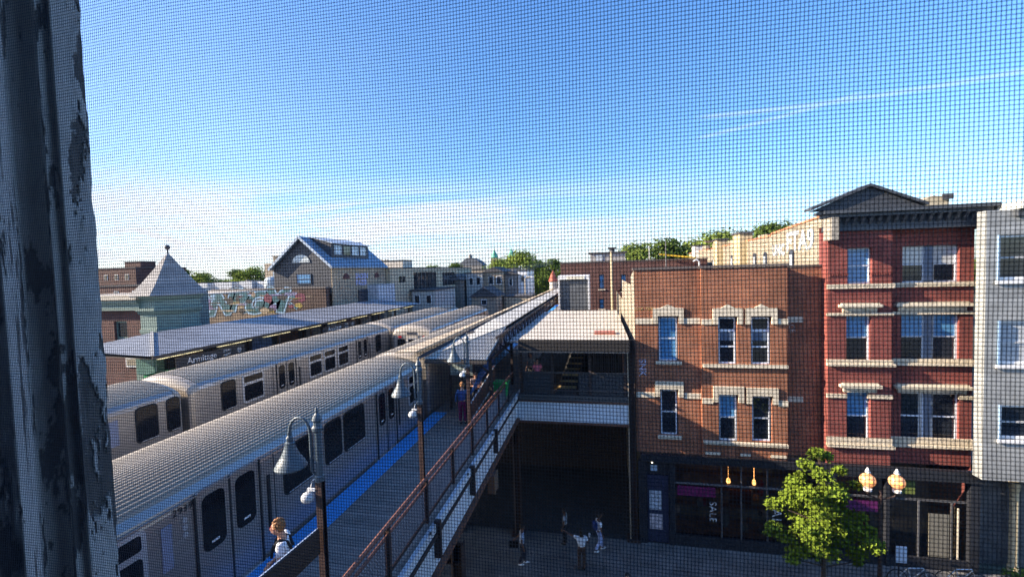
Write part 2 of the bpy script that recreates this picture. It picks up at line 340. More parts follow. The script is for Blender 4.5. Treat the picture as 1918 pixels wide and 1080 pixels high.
def seeg():
    M_ = bpy.data.materials.new('shop_glass'); M_.use_nodes = True; nt = M_.node_tree; N = nt.nodes; L = nt.links; N.clear()
    out = N.new('ShaderNodeOutputMaterial'); t = N.new('ShaderNodeBsdfTransparent'); t.inputs[0].default_value = (.8, .82, .82, 1); g = N.new('ShaderNodeBsdfGlossy'); g.inputs['Roughness'].default_value = .04
    f = N.new('ShaderNodeFresnel'); f.inputs[0].default_value = 1.6; mx = N.new('ShaderNodeMixShader'); L.new(f.outputs[0], mx.inputs[0]); L.new(t.outputs[0], mx.inputs[1]); L.new(g.outputs[0], mx.inputs[2]); L.new(mx.outputs[0], out.inputs[0]); return M_
seeglass = seeg(); MATS['shop_glass'] = seeglass
def rrect(cy, cz, w, h, r, n=4):
    pts = []
    for sx, sz, a0 in ((1, 1, 0), (-1, 1, 90), (-1, -1, 180), (1, -1, 270)):
        for k in range(n+1):
            a = rad(a0+90*k/n); pts.append((cy+sx*(w/2-r)+r*math.cos(a), cz+sz*(h/2-r)+r*math.sin(a)))
    return pts
def text_mesh(body, name, size, mt, parent, loc, ax_x, ax_y, depth=.01, offset=0., shear=0., spacing=1., bold=0.):
    cu = bpy.data.curves.new(name, 'FONT'); cu.body = body; cu.size = size; cu.extrude = depth; cu.offset = offset+bold; cu.shear = shear
    cu.space_character = spacing; cu.align_x = 'CENTER'; cu.align_y = 'CENTER'; cu.resolution_u = 3
    t = bpy.data.objects.new(name, cu); COL.objects.link(t)
    dg = bpy.context.evaluated_depsgraph_get(); me = bpy.data.meshes.new_from_object(t.evaluated_get(dg)); bpy.data.objects.remove(t); bpy.data.curves.remove(cu)
    X = Vector(ax_x); Y = Vector(ax_y); Z = X.cross(Y); M4 = Matrix((X, Y, Z)).transposed().to_4x4(); M4.translation = Vector(loc)
    me.transform(M4); off = Vector((0, 0, 0)); p = parent
    while p is not None:
        if p.name in ORG: off += ORG[p.name]
        p = p.parent
    me.transform(Matrix.Translation(-off)); me.materials.clear(); me.materials.append(mt); me.name = name
    o = bpy.data.objects.new(name, me); COL.objects.link(o); o.parent = parent; return o

# ================================================================== GROUND
struct(MB().poly([(-900, -300, -.02), (900, -300, -.02), (900, 1500, -.02), (-900, 1500, -.02)]).build('ground', mat('ground_far', (.09, .10, .07), .95, var=.4, scale=.05)))
struct(MB().box(-60, 60, 3.2, 16.3, -.016, -.008).build('road', asphalt))
struct(MB().box(-60, 60, 16.3, 16.45, -.012, .13).build('kerb', concrete))
sw = MB()
for k in range(-30, 30):
    for y0, y1 in ((16.46, 18.2), (18.215, 19.93)): sw.box(k*1.5, k*1.5+1.488, y0, y1, -.01, .12)
struct(sw.build('pavement', concrete))
struct(MB().box(-40, 1.5, 19.94, 45, -.012, .06).build('under_track_paving', mat('dark_paving', (.05, .048, .045), .9, var=.3)))  # plain dark asphalt tone
struct(MB().box(-60, 60, .4, 3.2, -.01, .12).build('near_pavement', concrete))
mk = MB()
for k in range(-20, 20): mk.box(k*3, k*3+1.6, 9.7, 9.82, -.005, -.004)
struct(mk.build('road_marking', white_paint))

# ================================================================== VIEWER'S WINDOW: screen, jamb, building
def insect_screen():
    mb = MB(); Y0 = .1817; r = .000135
    x0, x1, z0, z1 = -.37, .245, H-.215, H+.20
    def P(x, z):
        q = Vector((x*7, z*7, 0)); q2 = Vector((x*22, z*22, 5))
        dx = noise.noise(q)*.0016 + noise.noise(q2)*.00022; dz = noise.noise(q+Vector((31, 7, 2)))*.0016 + noise.noise(q2+Vector((9, 1, 2)))*.00022
        # the fabric sags a little near the frame on the left
        dz += .0012*math.exp(-((x+.16)/.05)**2)*math.cos(z*60)
        return Vector((x+dx, Y0+noise.noise(q+Vector((3, 50, 1)))*.003, z+dz))
    def strand(pts, horiz):
        i = len(mb.v)
        for p in pts:
            for a, b in ((1, 0), (0, 1), (-1, 0), (0, -1)):
                mb.v.append((p.x+(0 if horiz else a*r), p.y+b*r, p.z+(a*r if horiz else 0)))
        for k in range(len(pts)-1):
            for j in range(4):
                a = i+k*4+j; b = i+k*4+(j+1) % 4; mb.f.append((a, b, b+4, a+4))
    z = z0
    while z < z1:
        strand([P(x0+(x1-x0)*k/90, z) for k in range(91)], True); z += .0015875
    x = x0
    while x < x1:
        strand([P(x, z0+(z1-z0)*k/60) for k in range(61)], False); x += .00141
    return mb
sc_ = insect_screen().build('insect_screen', wire_m)
tag(sc_, 'fine dark woven insect screen stretched across the whole window', 'insect screen')

def jamb():
    t = thing('window_jamb', 'weathered window jamb with blue grey paint peeling in flakes, at the left of the view', 'window frame', (-.5, .3, H-.45))
    def kk(px, Y):
        k = (px-959)/800; c, s = math.cos(YAW), math.sin(YAW); return (Y*(k*c-s)/(c+k*s), Y)
    prof = [kk(-150, .195), kk(8, .215), kk(20, .222), kk(42, .275), kk(52, .285), kk(98, .300), kk(104, .292), kk(128, .304), kk(132, .300), kk(178, .325), kk(187, .331), kk(184, .345)]
    pr = []
    for (a, b) in zip(prof, prof[1:]):
        n = max(2, int(math.dist(a, b)/.0011))
        for k in range(n): pr.append((a[0]+(b[0]-a[0])*k/n, a[1]+(b[1]-a[1])*k/n))
    pr.append(prof[-1]); nz = 460; z0, z1 = H-.45, H+.42
    me = bpy.data.meshes.new('paint'); vs = []; fs = []; cols = []
    for j in range(nz+1):
        z = z0+(z1-z0)*j/nz
        for i, (x, y) in enumerate(pr):
            s = i*.0011
            q = Vector((s*30, 0, z*7)); f = noise.fractal(q, .65, 2.2, 8)
            f2 = noise.fractal(Vector((s*75+9, 3, z*22)), .6, 2.0, 6)
            zone = .10 if z < H-.055 and x < 0 and s > .18 else 0.
            paint = min(1., max(0., (f+.5*f2+.34-zone*2.2)/.06))
            crack = abs(noise.noise(Vector((s*46, 8, z*9+1.2*noise.noise(Vector((s*30, 1, z*8)))))))
            paint *= .82+.18*min(1., crack/.1)
            grain = noise.noise(Vector((s*330, 0, z*9)))*.8
            d = paint*.0022 + grain*.0006*(1-paint) + noise.fractal(Vector((s*160, 4, z*60)), .7, 2.0, 4)*.00035
            edge = math.sin(z*55)*.0006+noise.noise(Vector((z*38, 2, 9)))*.0022
            vs.append((x+d+(edge if i > len(pr)-40 else 0), y-d*.6, z)); cols.append(paint)
    w = len(pr)
    for j in range(nz):
        for i in range(w-1): a = j*w+i; fs.append((a, a+1, a+w+1, a+w))
    vs = [(a+.5, b-.3, c-(H-.45)) for a, b, c in vs]
    me.from_pydata(vs, [], fs); at = me.attributes.new('paint', 'FLOAT', 'POINT'); at.data.foreach_set('value', cols)
    M_ = bpy.data.materials.new('peeling_blue_grey_paint'); M_.use_nodes = True; nt = M_.node_tree; N = nt.nodes; L = nt.links; b = N['Principled BSDF']; b.inputs['Roughness'].default_value = .95; b.inputs['Specular IOR Level'].default_value = .1
    A_ = N.new('ShaderNodeAttribute'); A_.attribute_name = 'paint'
    g = N.new('ShaderNodeNewGeometry'); mp = N.new('ShaderNodeMapping'); mp.inputs['Scale'].default_value = (1, 1, .12); L.new(g.outputs['Position'], mp.inputs[0])
    n1 = N.new('ShaderNodeTexNoise'); n1.inputs['Scale'].default_value = 160; n1.inputs['Detail'].default_value = 8; L.new(mp.outputs[0], n1.inputs['Vector'])
    wd = N.new('ShaderNodeMixRGB'); L.new(n1.outputs['Fac'], wd.inputs[0]); wd.inputs[1].default_value = (.035, .032, .03, 1); wd.inputs[2].default_value = (.17, .16, .15, 1)
    n2 = N.new('ShaderNodeTexNoise'); n2.inputs['Scale'].default_value = 110; n2.inputs['Detail'].default_value = 9; n2.inputs['Roughness'].default_value = .75; L.new(mp.outputs[0], n2.inputs['Vector'])
    pt = N.new('ShaderNodeMixRGB'); L.new(n2.outputs['Fac'], pt.inputs[0]); pt.inputs[1].default_value = (.22, .22, .215, 1); pt.inputs[2].default_value = (.62, .61, .59, 1)
    mx = N.new('ShaderNodeMixRGB'); L.new(A_.outputs['Fac'], mx.inputs[0]); L.new(wd.outputs[0], mx.inputs[1]); L.new(pt.outputs[0], mx.inputs[2]); L.new(mx.outputs[0], b.inputs['Base Color'])
    n3 = N.new('ShaderNodeTexNoise'); n3.inputs['Scale'].default_value = 420; n3.inputs['Detail'].default_value = 5; L.new(mp.outputs[0], n3.inputs['Vector']); bp = N.new('ShaderNodeBump'); bp.inputs['Strength'].default_value = .8; bp.inputs['Distance'].default_value = .0012; L.new(n3.outputs['Fac'], bp.inputs['Height']); L.new(bp.outputs[0], b.inputs['Normal'])
    me.polygons.foreach_set('use_smooth', [True]*len(me.polygons)); me.materials.append(M_); o = bpy.data.objects.new('casing', me); COL.objects.link(o); o.parent = t
jamb()
def own_building():
    t = thing('apartment_building', 'dark room and brick wall around the open window the street is seen from', 'building', (4, -4, 0))
    wm = MB()
    ox0, ox1, oz0, oz1 = -.62, .62, H-.5, H+1.0
    for a, b, c, d in ((-3.7, ox0, 0, 15.5), (ox1, 12, 0, 15.5), (ox0, ox1, 0, oz0), (ox0, ox1, oz1, 15.5)): wm.box(a, b, .20, .36, c, d)
    wm.box(-3.7, -3.5, -10, .2, 0, 15.5); wm.box(11.8, 12, -10, .2, 0, 15.5); wm.box(-3.5, 11.8, -10.2, -10, 0, 15.5); wm.box(-3.7, 12, -10.2, .36, 15.5, 15.7)
    wm.build('wall', brick_dark, t)
    MB().box(-3.5, 11.8, -10, .19, H-1.7, H-1.5).box(-3.5, 11.8, -10, .19, H+1.5, H+1.6).build('room_floor', mat('room_surfaces', (.06, .055, .05), .9), t)
own_building()

# ================================================================== TRAINS
CARP = [(1.40, .72), (1.405, 1.2), (1.40, 3.10), (1.37, 3.22), (1.28, 3.33)]
def car_profile(ribs=False):
    roof = []
    n = 128 if ribs else 14
    for k in range(n+1):
        a = k/n; x = 1.28-2.56*a; z = 3.33+.30*(1-(x/1.28)**2)
        if ribs and 1 < k < n-1 and k % 4 in (1, 2): z += .034; x += .006 if k % 4 == 1 else -.006
        roof.append((x, z))
    return CARP[:-1] + roof + [(-x, z) for x, z in reversed(CARP[:-1])]
def loft(mb, prof, st, y0):
    base = len(mb.v); n = len(prof)
    for y, s, dz in st:
        for x, z in prof:
            zz = z-dz*max(0, (z-2.6))/1.0; mb.v.append((x*s, y0+y, zz))
    for k in range(len(st)-1):
        for j in range(n-1):
            a = base+k*n+j; mb.f.append((a, a+1, a+n+1, a+n))
    return base, n
LEN = 14.5
ST0 = [(0, .90, .30), (.05, .94, .17), (.15, .975, .08), (.32, .993, .02), (.55, 1, 0)]
def car(name, label, cx, y0, layout, end=None, num=None, group='train cars of the elevated railway', front='plain'):
    t = thing(name, label, 'train car', (cx, y0, 5.8), group)
    mb = MB(); st = ST0+[(LEN-a, s, d) for a, s, d in reversed(ST0)]
    body = [(1.40, .72), (1.405, 1.2), (1.40, 3.10), (1.37, 3.22), (1.28, 3.33), (1.1, 3.38), (-1.1, 3.38), (-1.28, 3.33), (-1.37, 3.22), (-1.40, 3.10), (-1.405, 1.2), (-1.40, .72)]
    T = lambda o: o
    def shift(m_):
        m_.v = [(x+cx, y, z+5.8) for x, y, z in m_.v]; return m_
    b, n = loft(mb, body, st, y0)
    mb.f.append(tuple(b+j for j in range(n))); e = b+(len(st)-1)*n; mb.f.append(tuple(e+j for j in reversed(range(n))))
    shift(mb).build('body', stainless, t)
    # corrugated roof
    rf = MB(); pr = [p for p in car_profile(True) if p[1] >= 3.30]
    loft(rf, pr, [(a, s, d) for a, s, d in st if .28 < a < LEN-.28], y0); shift(rf).build('roof', train_roof, t)
    # smooth end caps
    for sgn in (0, 1):
        cp = MB(); pc = [(x*1.006, z+.012) for x, z in car_profile(False) if z > 3.05]
        s2 = [(a-.01, s, d) for a, s, d in ST0[:4]]
        if sgn: s2 = [(LEN-a, s, d) for a, s, d in s2]
        b, n = loft(cp, pc, s2, y0); cp.f.append(tuple(b+j for j in range(n))); shift(cp).build('end_cap', train_cap, t, smooth=False)
    un = MB().box(-1.15, 1.15, y0+.4, y0+LEN-.4, .25, .715)
    shift(un).build('underframe', under_m, t)
    X = 1.412
    for kind, a, b2 in layout:
        a += y0; b2 += y0; c = (a+b2)/2; w = b2-a
        if kind in ('frame', 'black'):
            zc, h = 2.57, 1.04
            if kind == 'frame':
                fr = MB(); fr.prism([(X-.01, y, z) for y, z in rrect(c, zc, w+.1, h+.1, .12)], (.022, 0, 0)); f = shift(fr).build('window', alu, t)
                p1 = MB().prism([(X+.013, y, z) for y, z in rrect(c, zc-.17, w-.06, h-.42, .07)], (.004, 0, 0))
                p1.prism([(X+.013, y, z) for y, z in rrect(c, zc+.37, w-.06, .25, .05)], (.004, 0, 0)); shift(p1).build('pane', train_glass, f)
            else:
                fr = MB(); fr.prism([(X-.01, y, z) for y, z in rrect(c, zc, w+.06, h+.08, .14)], (.016, 0, 0)); f = shift(fr).build('window', rubber, t)
                p1 = MB().prism([(X+.007, y, z) for y, z in rrect(c, zc, w, h, .12)], (.004, 0, 0)); shift(p1).build('pane', train_glass, f)
                s_ = MB().prism([(X+.012, y, z) for y, z in ((c-w/2+.12, zc-h/2-.01), (c+w/2, zc-h/2-.01), (c+w/2+.02, zc-h/2+.02), (c-w/2+.1, zc-h/2+.015))], (.008, 0, 0)); shift(s_).build('sill_trim', alu, f)
        elif kind == 'door':
            hw = w/2
            for k in range(2):
                ca = a+hw*(k+.5)
                d = MB().prism([(X-.02, y, z) for y, z in rrect(ca, 2.12, hw-.02, 2.2, .09)], (.03, 0, 0)); f = shift(d).build('door', stainless, t)
                g = MB().prism([(X+.0125, y, z) for y, z in rrect(ca, 2.56, hw-.24, 1.04, .13)], (.006, 0, 0)); shift(g).build('pane', train_glass, f)
                e_ = MB().box(X-.005, X+.018, a+hw*k-.02, a+hw*k+.02, 1.03, 3.2); shift(e_).build('door_seal', rubber, f)
                h_ = MB().box(X+.0185, X+.024, ca-.08, ca+.08, 2.16, 2.20); shift(h_).build('sticker', white_paint, f)
            e_ = MB().box(X-.005, X+.03, b2-.01, b2+.03, 1.03, 3.2); shift(e_).build('door_frame', rubber, t)
            th = MB().box(X-.01, X+.07, a-.1, b2+.1, .98, 1.03); shift(th).build('threshold', alu, t)
            vp = MB().box(X-.005, X+.012, b2+.22, b2+.30, 1.6, 2.75); shift(vp).build('door_pocket', rubber, t)
        elif kind == 'panel':
            p_ = MB().box(X-.005, X+.004, a, b2, 2.2, 2.95); shift(p_).build('advert_panel', mat('faded_blue_panel', (.24, .28, .38), .4), t)
    for kk_ in range(1, 12):
        ys_ = kk_*1.2+.15
        if any(a-.08 < ys_ < b2+.35 for _, a, b2 in layout): continue
        sm = MB().box(X-.01, X+.0, y0+ys_, y0+ys_+.012, .85, 3.14); shift(sm).build('panel_seam', under_m, t)
    gr = MB().box(X-.01, X+.02, y0+.9, y0+LEN-.9, 3.16, 3.19); shift(gr).build('gutter', stainless, t)
    rb = MB()
    for k in range(6): rb.box(X-.02, X+.006, y0+.9, y0+LEN-.9, .80+k*.035, .815+k*.035)
    shift(rb).build('side_rib', stainless, t)
    if num:
        ya, z_ = num[1], num[2]
        text_mesh(num[0], 'car_number', .17, rubber, t, (cx+X+.004, ya, z_), (0, 1, 0), (0, 0, 1), .002, spacing=1.12)
        dt = MB()
        for k in range(3): dt.prism([(cx+X-.004, ya+.02+.05*math.cos(a_), z_-.20-.13*k+.05*math.sin(a_)) for a_ in [2*math.pi*i/10 for i in range(10)]], (.014, 0, 0))
        pl = dt.build('indicator_light', alu, t)
    if front == 'cab':
        yf = y0-.012
        def F(x0, x1, z0, z1, m_, nm, d=.012, r=.06, par=None):
            q = MB().prism([(cx+a_, yf, 5.8+b_) for a_, b_ in rrect((x0+x1)/2, (z0+z1)/2, x1-x0, z1-z0, r)], (0, -d, 0)); return q.build(nm, m_, par or t)
        F(-.40, .40, 1.05, 2.98, train_cap, 'end_door', .02)
        F(-.30, .30, 2.02, 2.78, alu, 'door_window', .03); F(-.25, .25, 2.08, 2.72, train_glass, 'door_pane', .036)
        for s in (-1, 1):
            F(min(s*.5, s*1.0), max(s*.5, s*1.0), 1.95, 2.72, train_glass, 'windscreen')
            F(min(s*.72, s*.95), max(s*.72, s*.95), 2.80, 2.93, mat('red_marker_lens', (.4, .02, .02), .3), 'marker_light')
            F(min(s*.75, s*.95), max(s*.75, s*.95), 1.35, 1.5, white_paint, 'headlight')
        F(-.34, .34, 3.02, 3.16, darkframe, 'destination_sign', .02, .03)
    else:
        for yy, s in ((y0-.012, -1), (y0+LEN+.012, 1)):
            q = MB().prism([(cx+a_, yy, 5.8+b_) for a_, b_ in rrect(0, 2.0, .76, 1.95, .08)], (0, s*.012, 0)); q.build('end_door', under_m, t)
            q = MB()
            for sx in (-.75, .75): q.prism([(cx+a_, yy, 5.8+b_) for a_, b_ in rrect(sx, 2.35, .42, .75, .08)], (0, s*.01, 0))
            q.build('end_window', train_glass, t)
    return t
LA = [('frame', 2.45, 3.4), ('panel', 3.68, 3.86), ('door', 4.28, 5.72), ('black', 6.45, 7.42), ('black', 7.95, 8.64), ('black', 8.80, 9.82), ('door', 10.58, 11.86), ('frame', 12.95, 13.8)]
LB = [('black', 1.2, 1.8), ('frame', 2.2, 3.2), ('door', 3.98, 5.18), ('frame', 6.15, 7.05), ('frame', 7.3, 8.22), ('frame', 8.5, 9.42), ('door', 10.3, 11.5), ('black', 12.5, 13.1)]
LC = [('frame', 1.3, 2.2), ('door', 3.2, 4.4), ('frame', 5.4, 6.3), ('frame', 6.6, 7.5), ('door', 9.9, 11.1), ('panel', 12.2, 12.45), ('black', 12.95, 13.57), ('black', 13.9, 14.3)]
car('train_car', 'stainless train car numbered 2939 standing at the blue platform edge, nearest the viewer', -8.48, 1.8, LA, num=('2939', 5.87, 8.87))
car('train_car', 'train car coupled ahead of car 2939, half under the near platform canopy', -8.48, 16.75, LA)
car('train_car', 'train car on the far track cut off by the window jamb', -15.3, -2.67, LC)
car('train_car', 'far track train car seen whole, with a rounded pale end at its near end', -15.3, 12.1, LB)
car('train_car', 'train car on the far track beyond the whole one, roof only showing', -15.3, 26.9, LB)
car('train_car', 'white fronted train seen head on between the two other trains', -11.9, 25.6, LB, front='cab')

# track deck
td = MB(); td.box(-17.0, -7.0, -14, 140, 5.05, 5.25)
dk = td.build('track_deck', mat('track_deck_timber', (.26, .27, .30), .85, var=.25, scale=2, stain=.3, scol=(.12, .12, .13))); struct(dk)
ti = MB()
for cx in (-8.48, -11.9, -15.3):
    y = -12
    while y < 110: ti.box(cx-1.25, cx+1.25, y, y+.22, 5.256, 5.4); y += .6
struct(ti.build('track_sleepers', mat('sleeper_timber', (.19, .19, .2), .9, var=.35)))
rl = MB()
for cx in (-8.48, -11.9, -15.3):
    for s in (-.72, .72): rl.box(cx+s-.035, cx+s+.035, -12, 110, 5.404, 5.55)
    rl.box(cx+1.45-.05, cx+1.45+.05, -12, 110, 5.45, 5.62)
struct(rl.build('running_rails', mat('rail_steel', (.25, .22, .2), .4, .8)))
def steel_column(x, y, label, z1=5.05):
    t = thing('steel_column', label, 'column', (x, y, 0), 'steel columns carrying the elevated railway')
    MB().box(x-.02, x+.02, y-.15, y+.15, .02, z1).box(x-.15, x+.15, y-.17, y-.15, .02, z1).box(x-.15, x+.15, y+.15, y+.17, .02, z1).build('shaft', steel_dark, t)
    MB().box(x-.28, x+.28, y-.28, y+.28, .1, .2).build('base', steel_dark, t)

# ================================================================== NEAR PLATFORM
struct(MB().box(-6.98, -4.0, -6, 70, 6.70, 6.85).build('platform_deck', deck_m))
bs = MB().box(-6.99, -6.40, -6, 16.9, 6.853, 6.862)
for k in range(0, 150): pass
struct(bs.build('platform_edge_strip', blue_strip))
struct(MB().box(-6.99, -6.45, 22, 70, 6.853, 6.862).build('platform_edge_strip', blue_strip))
struct(MB().box(-6.98, -6.90, -6, 70, 5.9, 6.69).build('platform_edge_girder', steel_dark))
def edge_girder():
    t = thing('edge_girder', 'long white painted girder with rusty lower edge under the near platform railing', 'girder', (-4, 8, 5.5))
    MB().box(-4.02, -3.97, -5, 20.9, 5.72, 6.52).build('web', dirty_white, t)
    MB().box(-4.10, -3.84, -5, 20.9, 5.60, 5.70).build('lower_flange', mat('rusty_flange', (.16, .07, .04), .8, var=.3), t)
    MB().box(-4.10, -3.86, -5, 20.9, 6.54, 6.62).build('dark_ledge', steel_dark, t)
    MB().box(-4.05, -3.9, -5, 20.9, 6.64, 6.84).build('upper_band', dirty_white, t)
edge_girder()
def railing():
    t = thing('platform_railing', 'rust brown railing with woven wire panels along the near platform', 'railing', (-4.15, 8, 6.85))
    X = -4.13
    MB().tube([(X, -4, 7.90), (X, 19.8, 7.90)], .045, 8).build('top_rail', rail_brown, t)
    MB().tube([(X+.03, -4, 7.78), (X+.03, 19.8, 7.78)], .016, 6).build('upper_bar', rail_brown, t)
    MB().box(X-.02, X+.02, -4, 19.8, 6.93, 6.98).build('bottom_rail', steel_dark, t)
    ys = [-1.95+1.875*k for k in range(12)]
    for y in ys:
        MB().box(X-.05, X+.05, y-.04, y+.04, 6.2, 7.88).build('post', steel_dark, t)
    for a, b in zip(ys, ys[1:]):
        a += .09; b -= .09
        f = MB().box(X-.015, X+.015, a, a+.03, 7.0, 7.72).box(X-.015, X+.015, b-.03, b, 7.0, 7.72).box(X-.015, X+.015, a+.03, b-.03, 7.69, 7.72).box(X-.015, X+.015, a+.03, b-.03, 7.0, 7.03).build('panel_frame', rail_brown, t)
        g = MB(); s = .075; n = int((b-a+.7)/s)
        for k in range(n):
            for sg in (1, -1):
                # diagonal wires at 60 degrees clipped to the panel
                y0 = a-.45+k*s; pts = []
                for u in (0, 1):
                    pts.append((y0+u*.42 if sg > 0 else y0+.42-u*.42, 7.03+u*.66))
                (ya, za), (yb, zb) = pts
                lo, hi = 0, 1
                for y_ in (a, b):
                    pass
                def cl(ta):
                    return (ya+(yb-ya)*ta, za+(zb-za)*ta)
                ts = sorted([(a-ya)/(yb-ya), (b-ya)/(yb-ya)]); lo, hi = max(0, ts[0]), min(1, ts[1])
                if hi-lo > .03:
                    p, q = cl(lo), cl(hi); g.beam((X+.004*sg, p[0], p[1]), (X+.004*sg, q[0], q[1]), .009, .014)
        g.build('woven_mesh', mat('galvanised_mesh', (.28, .26, .26), .4, .6), f)
    return t
railing()
# brackets on the girder
def bracket(y, label):
    t = thing('girder_bracket', label, 'bracket', (-3.9, y, 6.3), 'dark brackets fixed to the white girder')
    MB().box(-3.96, -3.80, y-.06, y+.06, 6.0, 6.9).build('plate', steel_dark, t, bevel=.01); MB().beam((-4.1, y, 6.5), (-3.85, y-.5, 6.9), .04, .05).build('brace', steel_dark, t)
for y, l in ((9.35, 'dark bracket on the white girder below the second lamp post'), (12.2, 'dark bracket on the white girder midway between second and third lamp posts'), (5.7, 'dark bracket on the girder below the nearest lamp post'), (15.2, 'dark bracket on the girder near the station house corner')): bracket(y, l)

def lamp_post(y, label):
    X = -4.20; t = thing('lamp_post', label, 'lamp post', (X, y, 6.0), 'gooseneck lamp posts along the platform railing')
    MB().box(X-.05, X+.05, y-.05, y-.035, 6.0, 9.72).box(X-.05, X+.05, y+.035, y+.05, 6.0, 9.72).box(X-.008, X+.008, y-.035, y+.035, 6.0, 9.72).build('steel_post', mat('lamp_post_brown', (.05, .028, .022), .55, var=.3, scale=6), t)
    MB().lathe([(.07, 9.70-.0), (.07, 9.78), (.056, 9.80), (.056, 10.45), (.075, 10.47), (.085, 10.52), (.06, 10.56), (.055, 10.60), (.075, 10.64), (.05, 10.70), (.02, 10.74), (.026, 10.78), (.008, 10.83)], (X, y, 0), 14).build('upper_pole', lamp_grey, t, smooth=False)
    gx = X-.09; pts = [(X-.02, y-.02, 9.80), (gx, y-.05, 9.86)]
    pts += [(gx, y-.05, 10.0), (gx, y-.05, 10.45)]
    for k in range(1, 9):
        a = math.pi*k/8; pts.append((gx-.17+.17*math.cos(a), y-.05-.02*k/8, 10.45+.23*math.sin(a)))
    pts += [(gx-.34, y-.07, 10.40)]
    MB().tube(pts, .022, 8).build('gooseneck', lamp_grey, t, smooth=True)
    MB().tube([(X-.12, y-.05, 10.2), (X, y, 10.2)], .014, 6).tube([(X-.12, y-.05, 9.98), (X, y, 9.98)], .014, 6).build('clamp', lamp_grey, t)
    c = (gx-.34, y-.07, .13)
    sh = MB().lathe([(.225, 9.78), (.23, 9.80), (.20, 9.86), (.13, 9.97), (.085, 10.08), (.07, 10.14), (.075, 10.16), (.045, 10.18), (.05, 10.24), (.03, 10.27), (.032, 10.33)], c, 32).build('lamp_shade', lamp_grey, t)
    MB().ball((c[0], c[1], 9.92), .07, 10).build('bulb', globe_off, sh)
    cx_ = X-.16
    MB().ball((cx_, y-.08, 9.47), .10, 14, (1, 1, .85)).build('camera_dome', dome_m, t, smooth=True)
    MB().box(cx_-.03, X-.05, y-.06, y-.02, 9.56, 9.59).tube([(X-.05, y-.03, 9.75), (X-.10, y-.05, 9.70), (X-.12, y-.06, 9.6)], .01, 6).build('dome_bracket', white_paint, t)
globe_off = mat('unlit_bulb', (.5, .5, .48), .3); dome_m = mat('white_camera_dome', (.62, .64, .65), .3)
for y, l in ((5.62, 'nearest gooseneck lamp post, in front of train car 2939'), (9.32, 'second gooseneck lamp post, middle of the three along the railing'), (13.1, 'third gooseneck lamp post, in front of the corrugated canopy slope')): lamp_post(y, l)
t = thing('railing_board', 'dark brown sign board back fixed left of the nearest lamp post', 'sign board', (-4.55, 4.4, 8.3))
MB().prism([(-4.24, 2.6, 8.70), (-4.24, 5.55, 8.62), (-4.24, 5.55, 8.99), (-4.24, 2.6, 9.16)], (.04, 0, 0)).build('board', steel_dark, t)
MB().prism([(-4.242, 2.6, 9.163), (-4.242, 5.55, 8.993), (-4.242, 5.55, 9.0), (-4.242, 2.6, 9.17)], (.02, 0, 0)).build('top_trim', alu, t)

# ================================================================== NEAR CANOPY
def near_canopy():
    t = thing('platform_canopy', 'long tan and white canopy roof with corrugated front slope over the near platform', 'canopy', (-5.8, 16, 9.3))
    A = Vector((-6.95, 16.0, 9.3)); B = Vector((-4.35, 16.0, 9.3)); Cc = Vector((-4.55, 20.6, 9.98))
    # corrugated triangular front slope: ribs parallel to B-C
    n = 27; mb = MB()
    e0 = (B-A)/n
    for k in range(n):
        p0 = A+e0*k; p1 = A+e0*(k+1); f0 = k/n; f1 = (k+1)/n
        d = Cc-B
        q0 = p0+d*f0; q1 = p1+d*f1; mid = (p0+p1)/2+Vector((0, 0, .05)); qm = (q0+q1)/2+Vector((0, 0, .05))
        for a, b, c, e in ((p0, mid, qm, q0), (mid, p1, q1, qm)): mb.poly([a, b, c, e])
    mb.build('corrugated_slope', roof_white, t)
    MB().poly([A+Vector((0,0,-.03)), B+Vector((0,0,-.03)), Cc+Vector((0,0,-.03))]).poly([A+Vector((0, 0, -.02)), B+Vector((0, 0, -.02)), B+Vector((0, 0, -.16)), A+Vector((0, 0, -.16))]).build('front_fascia', soffit, t)
    L0 = Vector((-7.0, 15.9, 9.36))
    w = MB(); w.prism([A+Vector((0, 0, .02)), Cc+Vector((0, 0, .02)), (-4.5, 62, 10.0), (-5.65, 62, 10.0), (-6.0, 24, 9.95)], (0, 0, .05)); w.build('white_roof', roof_white, t)
    g = MB().prism([(-7.05, 15.9, 9.36), (-6.02, 24, 9.90), (-5.68, 62, 9.9), (-5.95, 62, 9.9), (-6.3, 24, 9.9), (-7.2, 15.8, 9.4)], (0, 0, .02)); g.build('gutter', dark_roof, t)
    b = MB().prism([(-7.15, 15.7, 9.62), (-6.32, 24, 10.0), (-5.98, 62, 9.98), (-6.9, 62, 9.7), (-7.45, 24, 9.62), (-8.0, 15.6, 9.60)], (0, 0, .07)); b.build('tan_roof', roof_tan, t)
    s = MB().prism([(-6.4, 20, 9.72), (-4.6, 20, 9.72), (-4.6, 62, 9.72), (-6.4, 62, 9.72)], (0, 0, .05)); s.build('soffit', soffit, t)
    return t
near_canopy()
def truss():
    t = thing('lattice_truss', 'dark lattice truss under the right edge of the near canopy', 'truss', (-4.4, 30, 9.2))
    X = -4.42
    MB().beam((X, 18.0, 9.86), (X, 62, 9.86), .08, .10).build('top_chord', steel_dark, t)
    MB().beam((X, 17.0, 9.16), (X, 62, 9.16), .08, .10).build('bottom_chord', steel_dark, t)
    MB().beam((X+.01, 16.2, 9.25), (X+.01, 20.5, 9.90), .06, .10).build('raking_chord', steel_dark, t)
    d = MB(); y = 18.6; up_ = True
    while y < 60:
        a, b = (9.18, 9.84) if up_ else (9.84, 9.18); d.beam((X+.02, y, a), (X+.02, y+.55, b), .035, .05)
        if up_ : d.box(X-.02, X+.015, y-.02, y+.02, 9.2, 9.82)
        y += .55; up_ = not up_
    d.build('lattice', steel_dark, t)
truss()
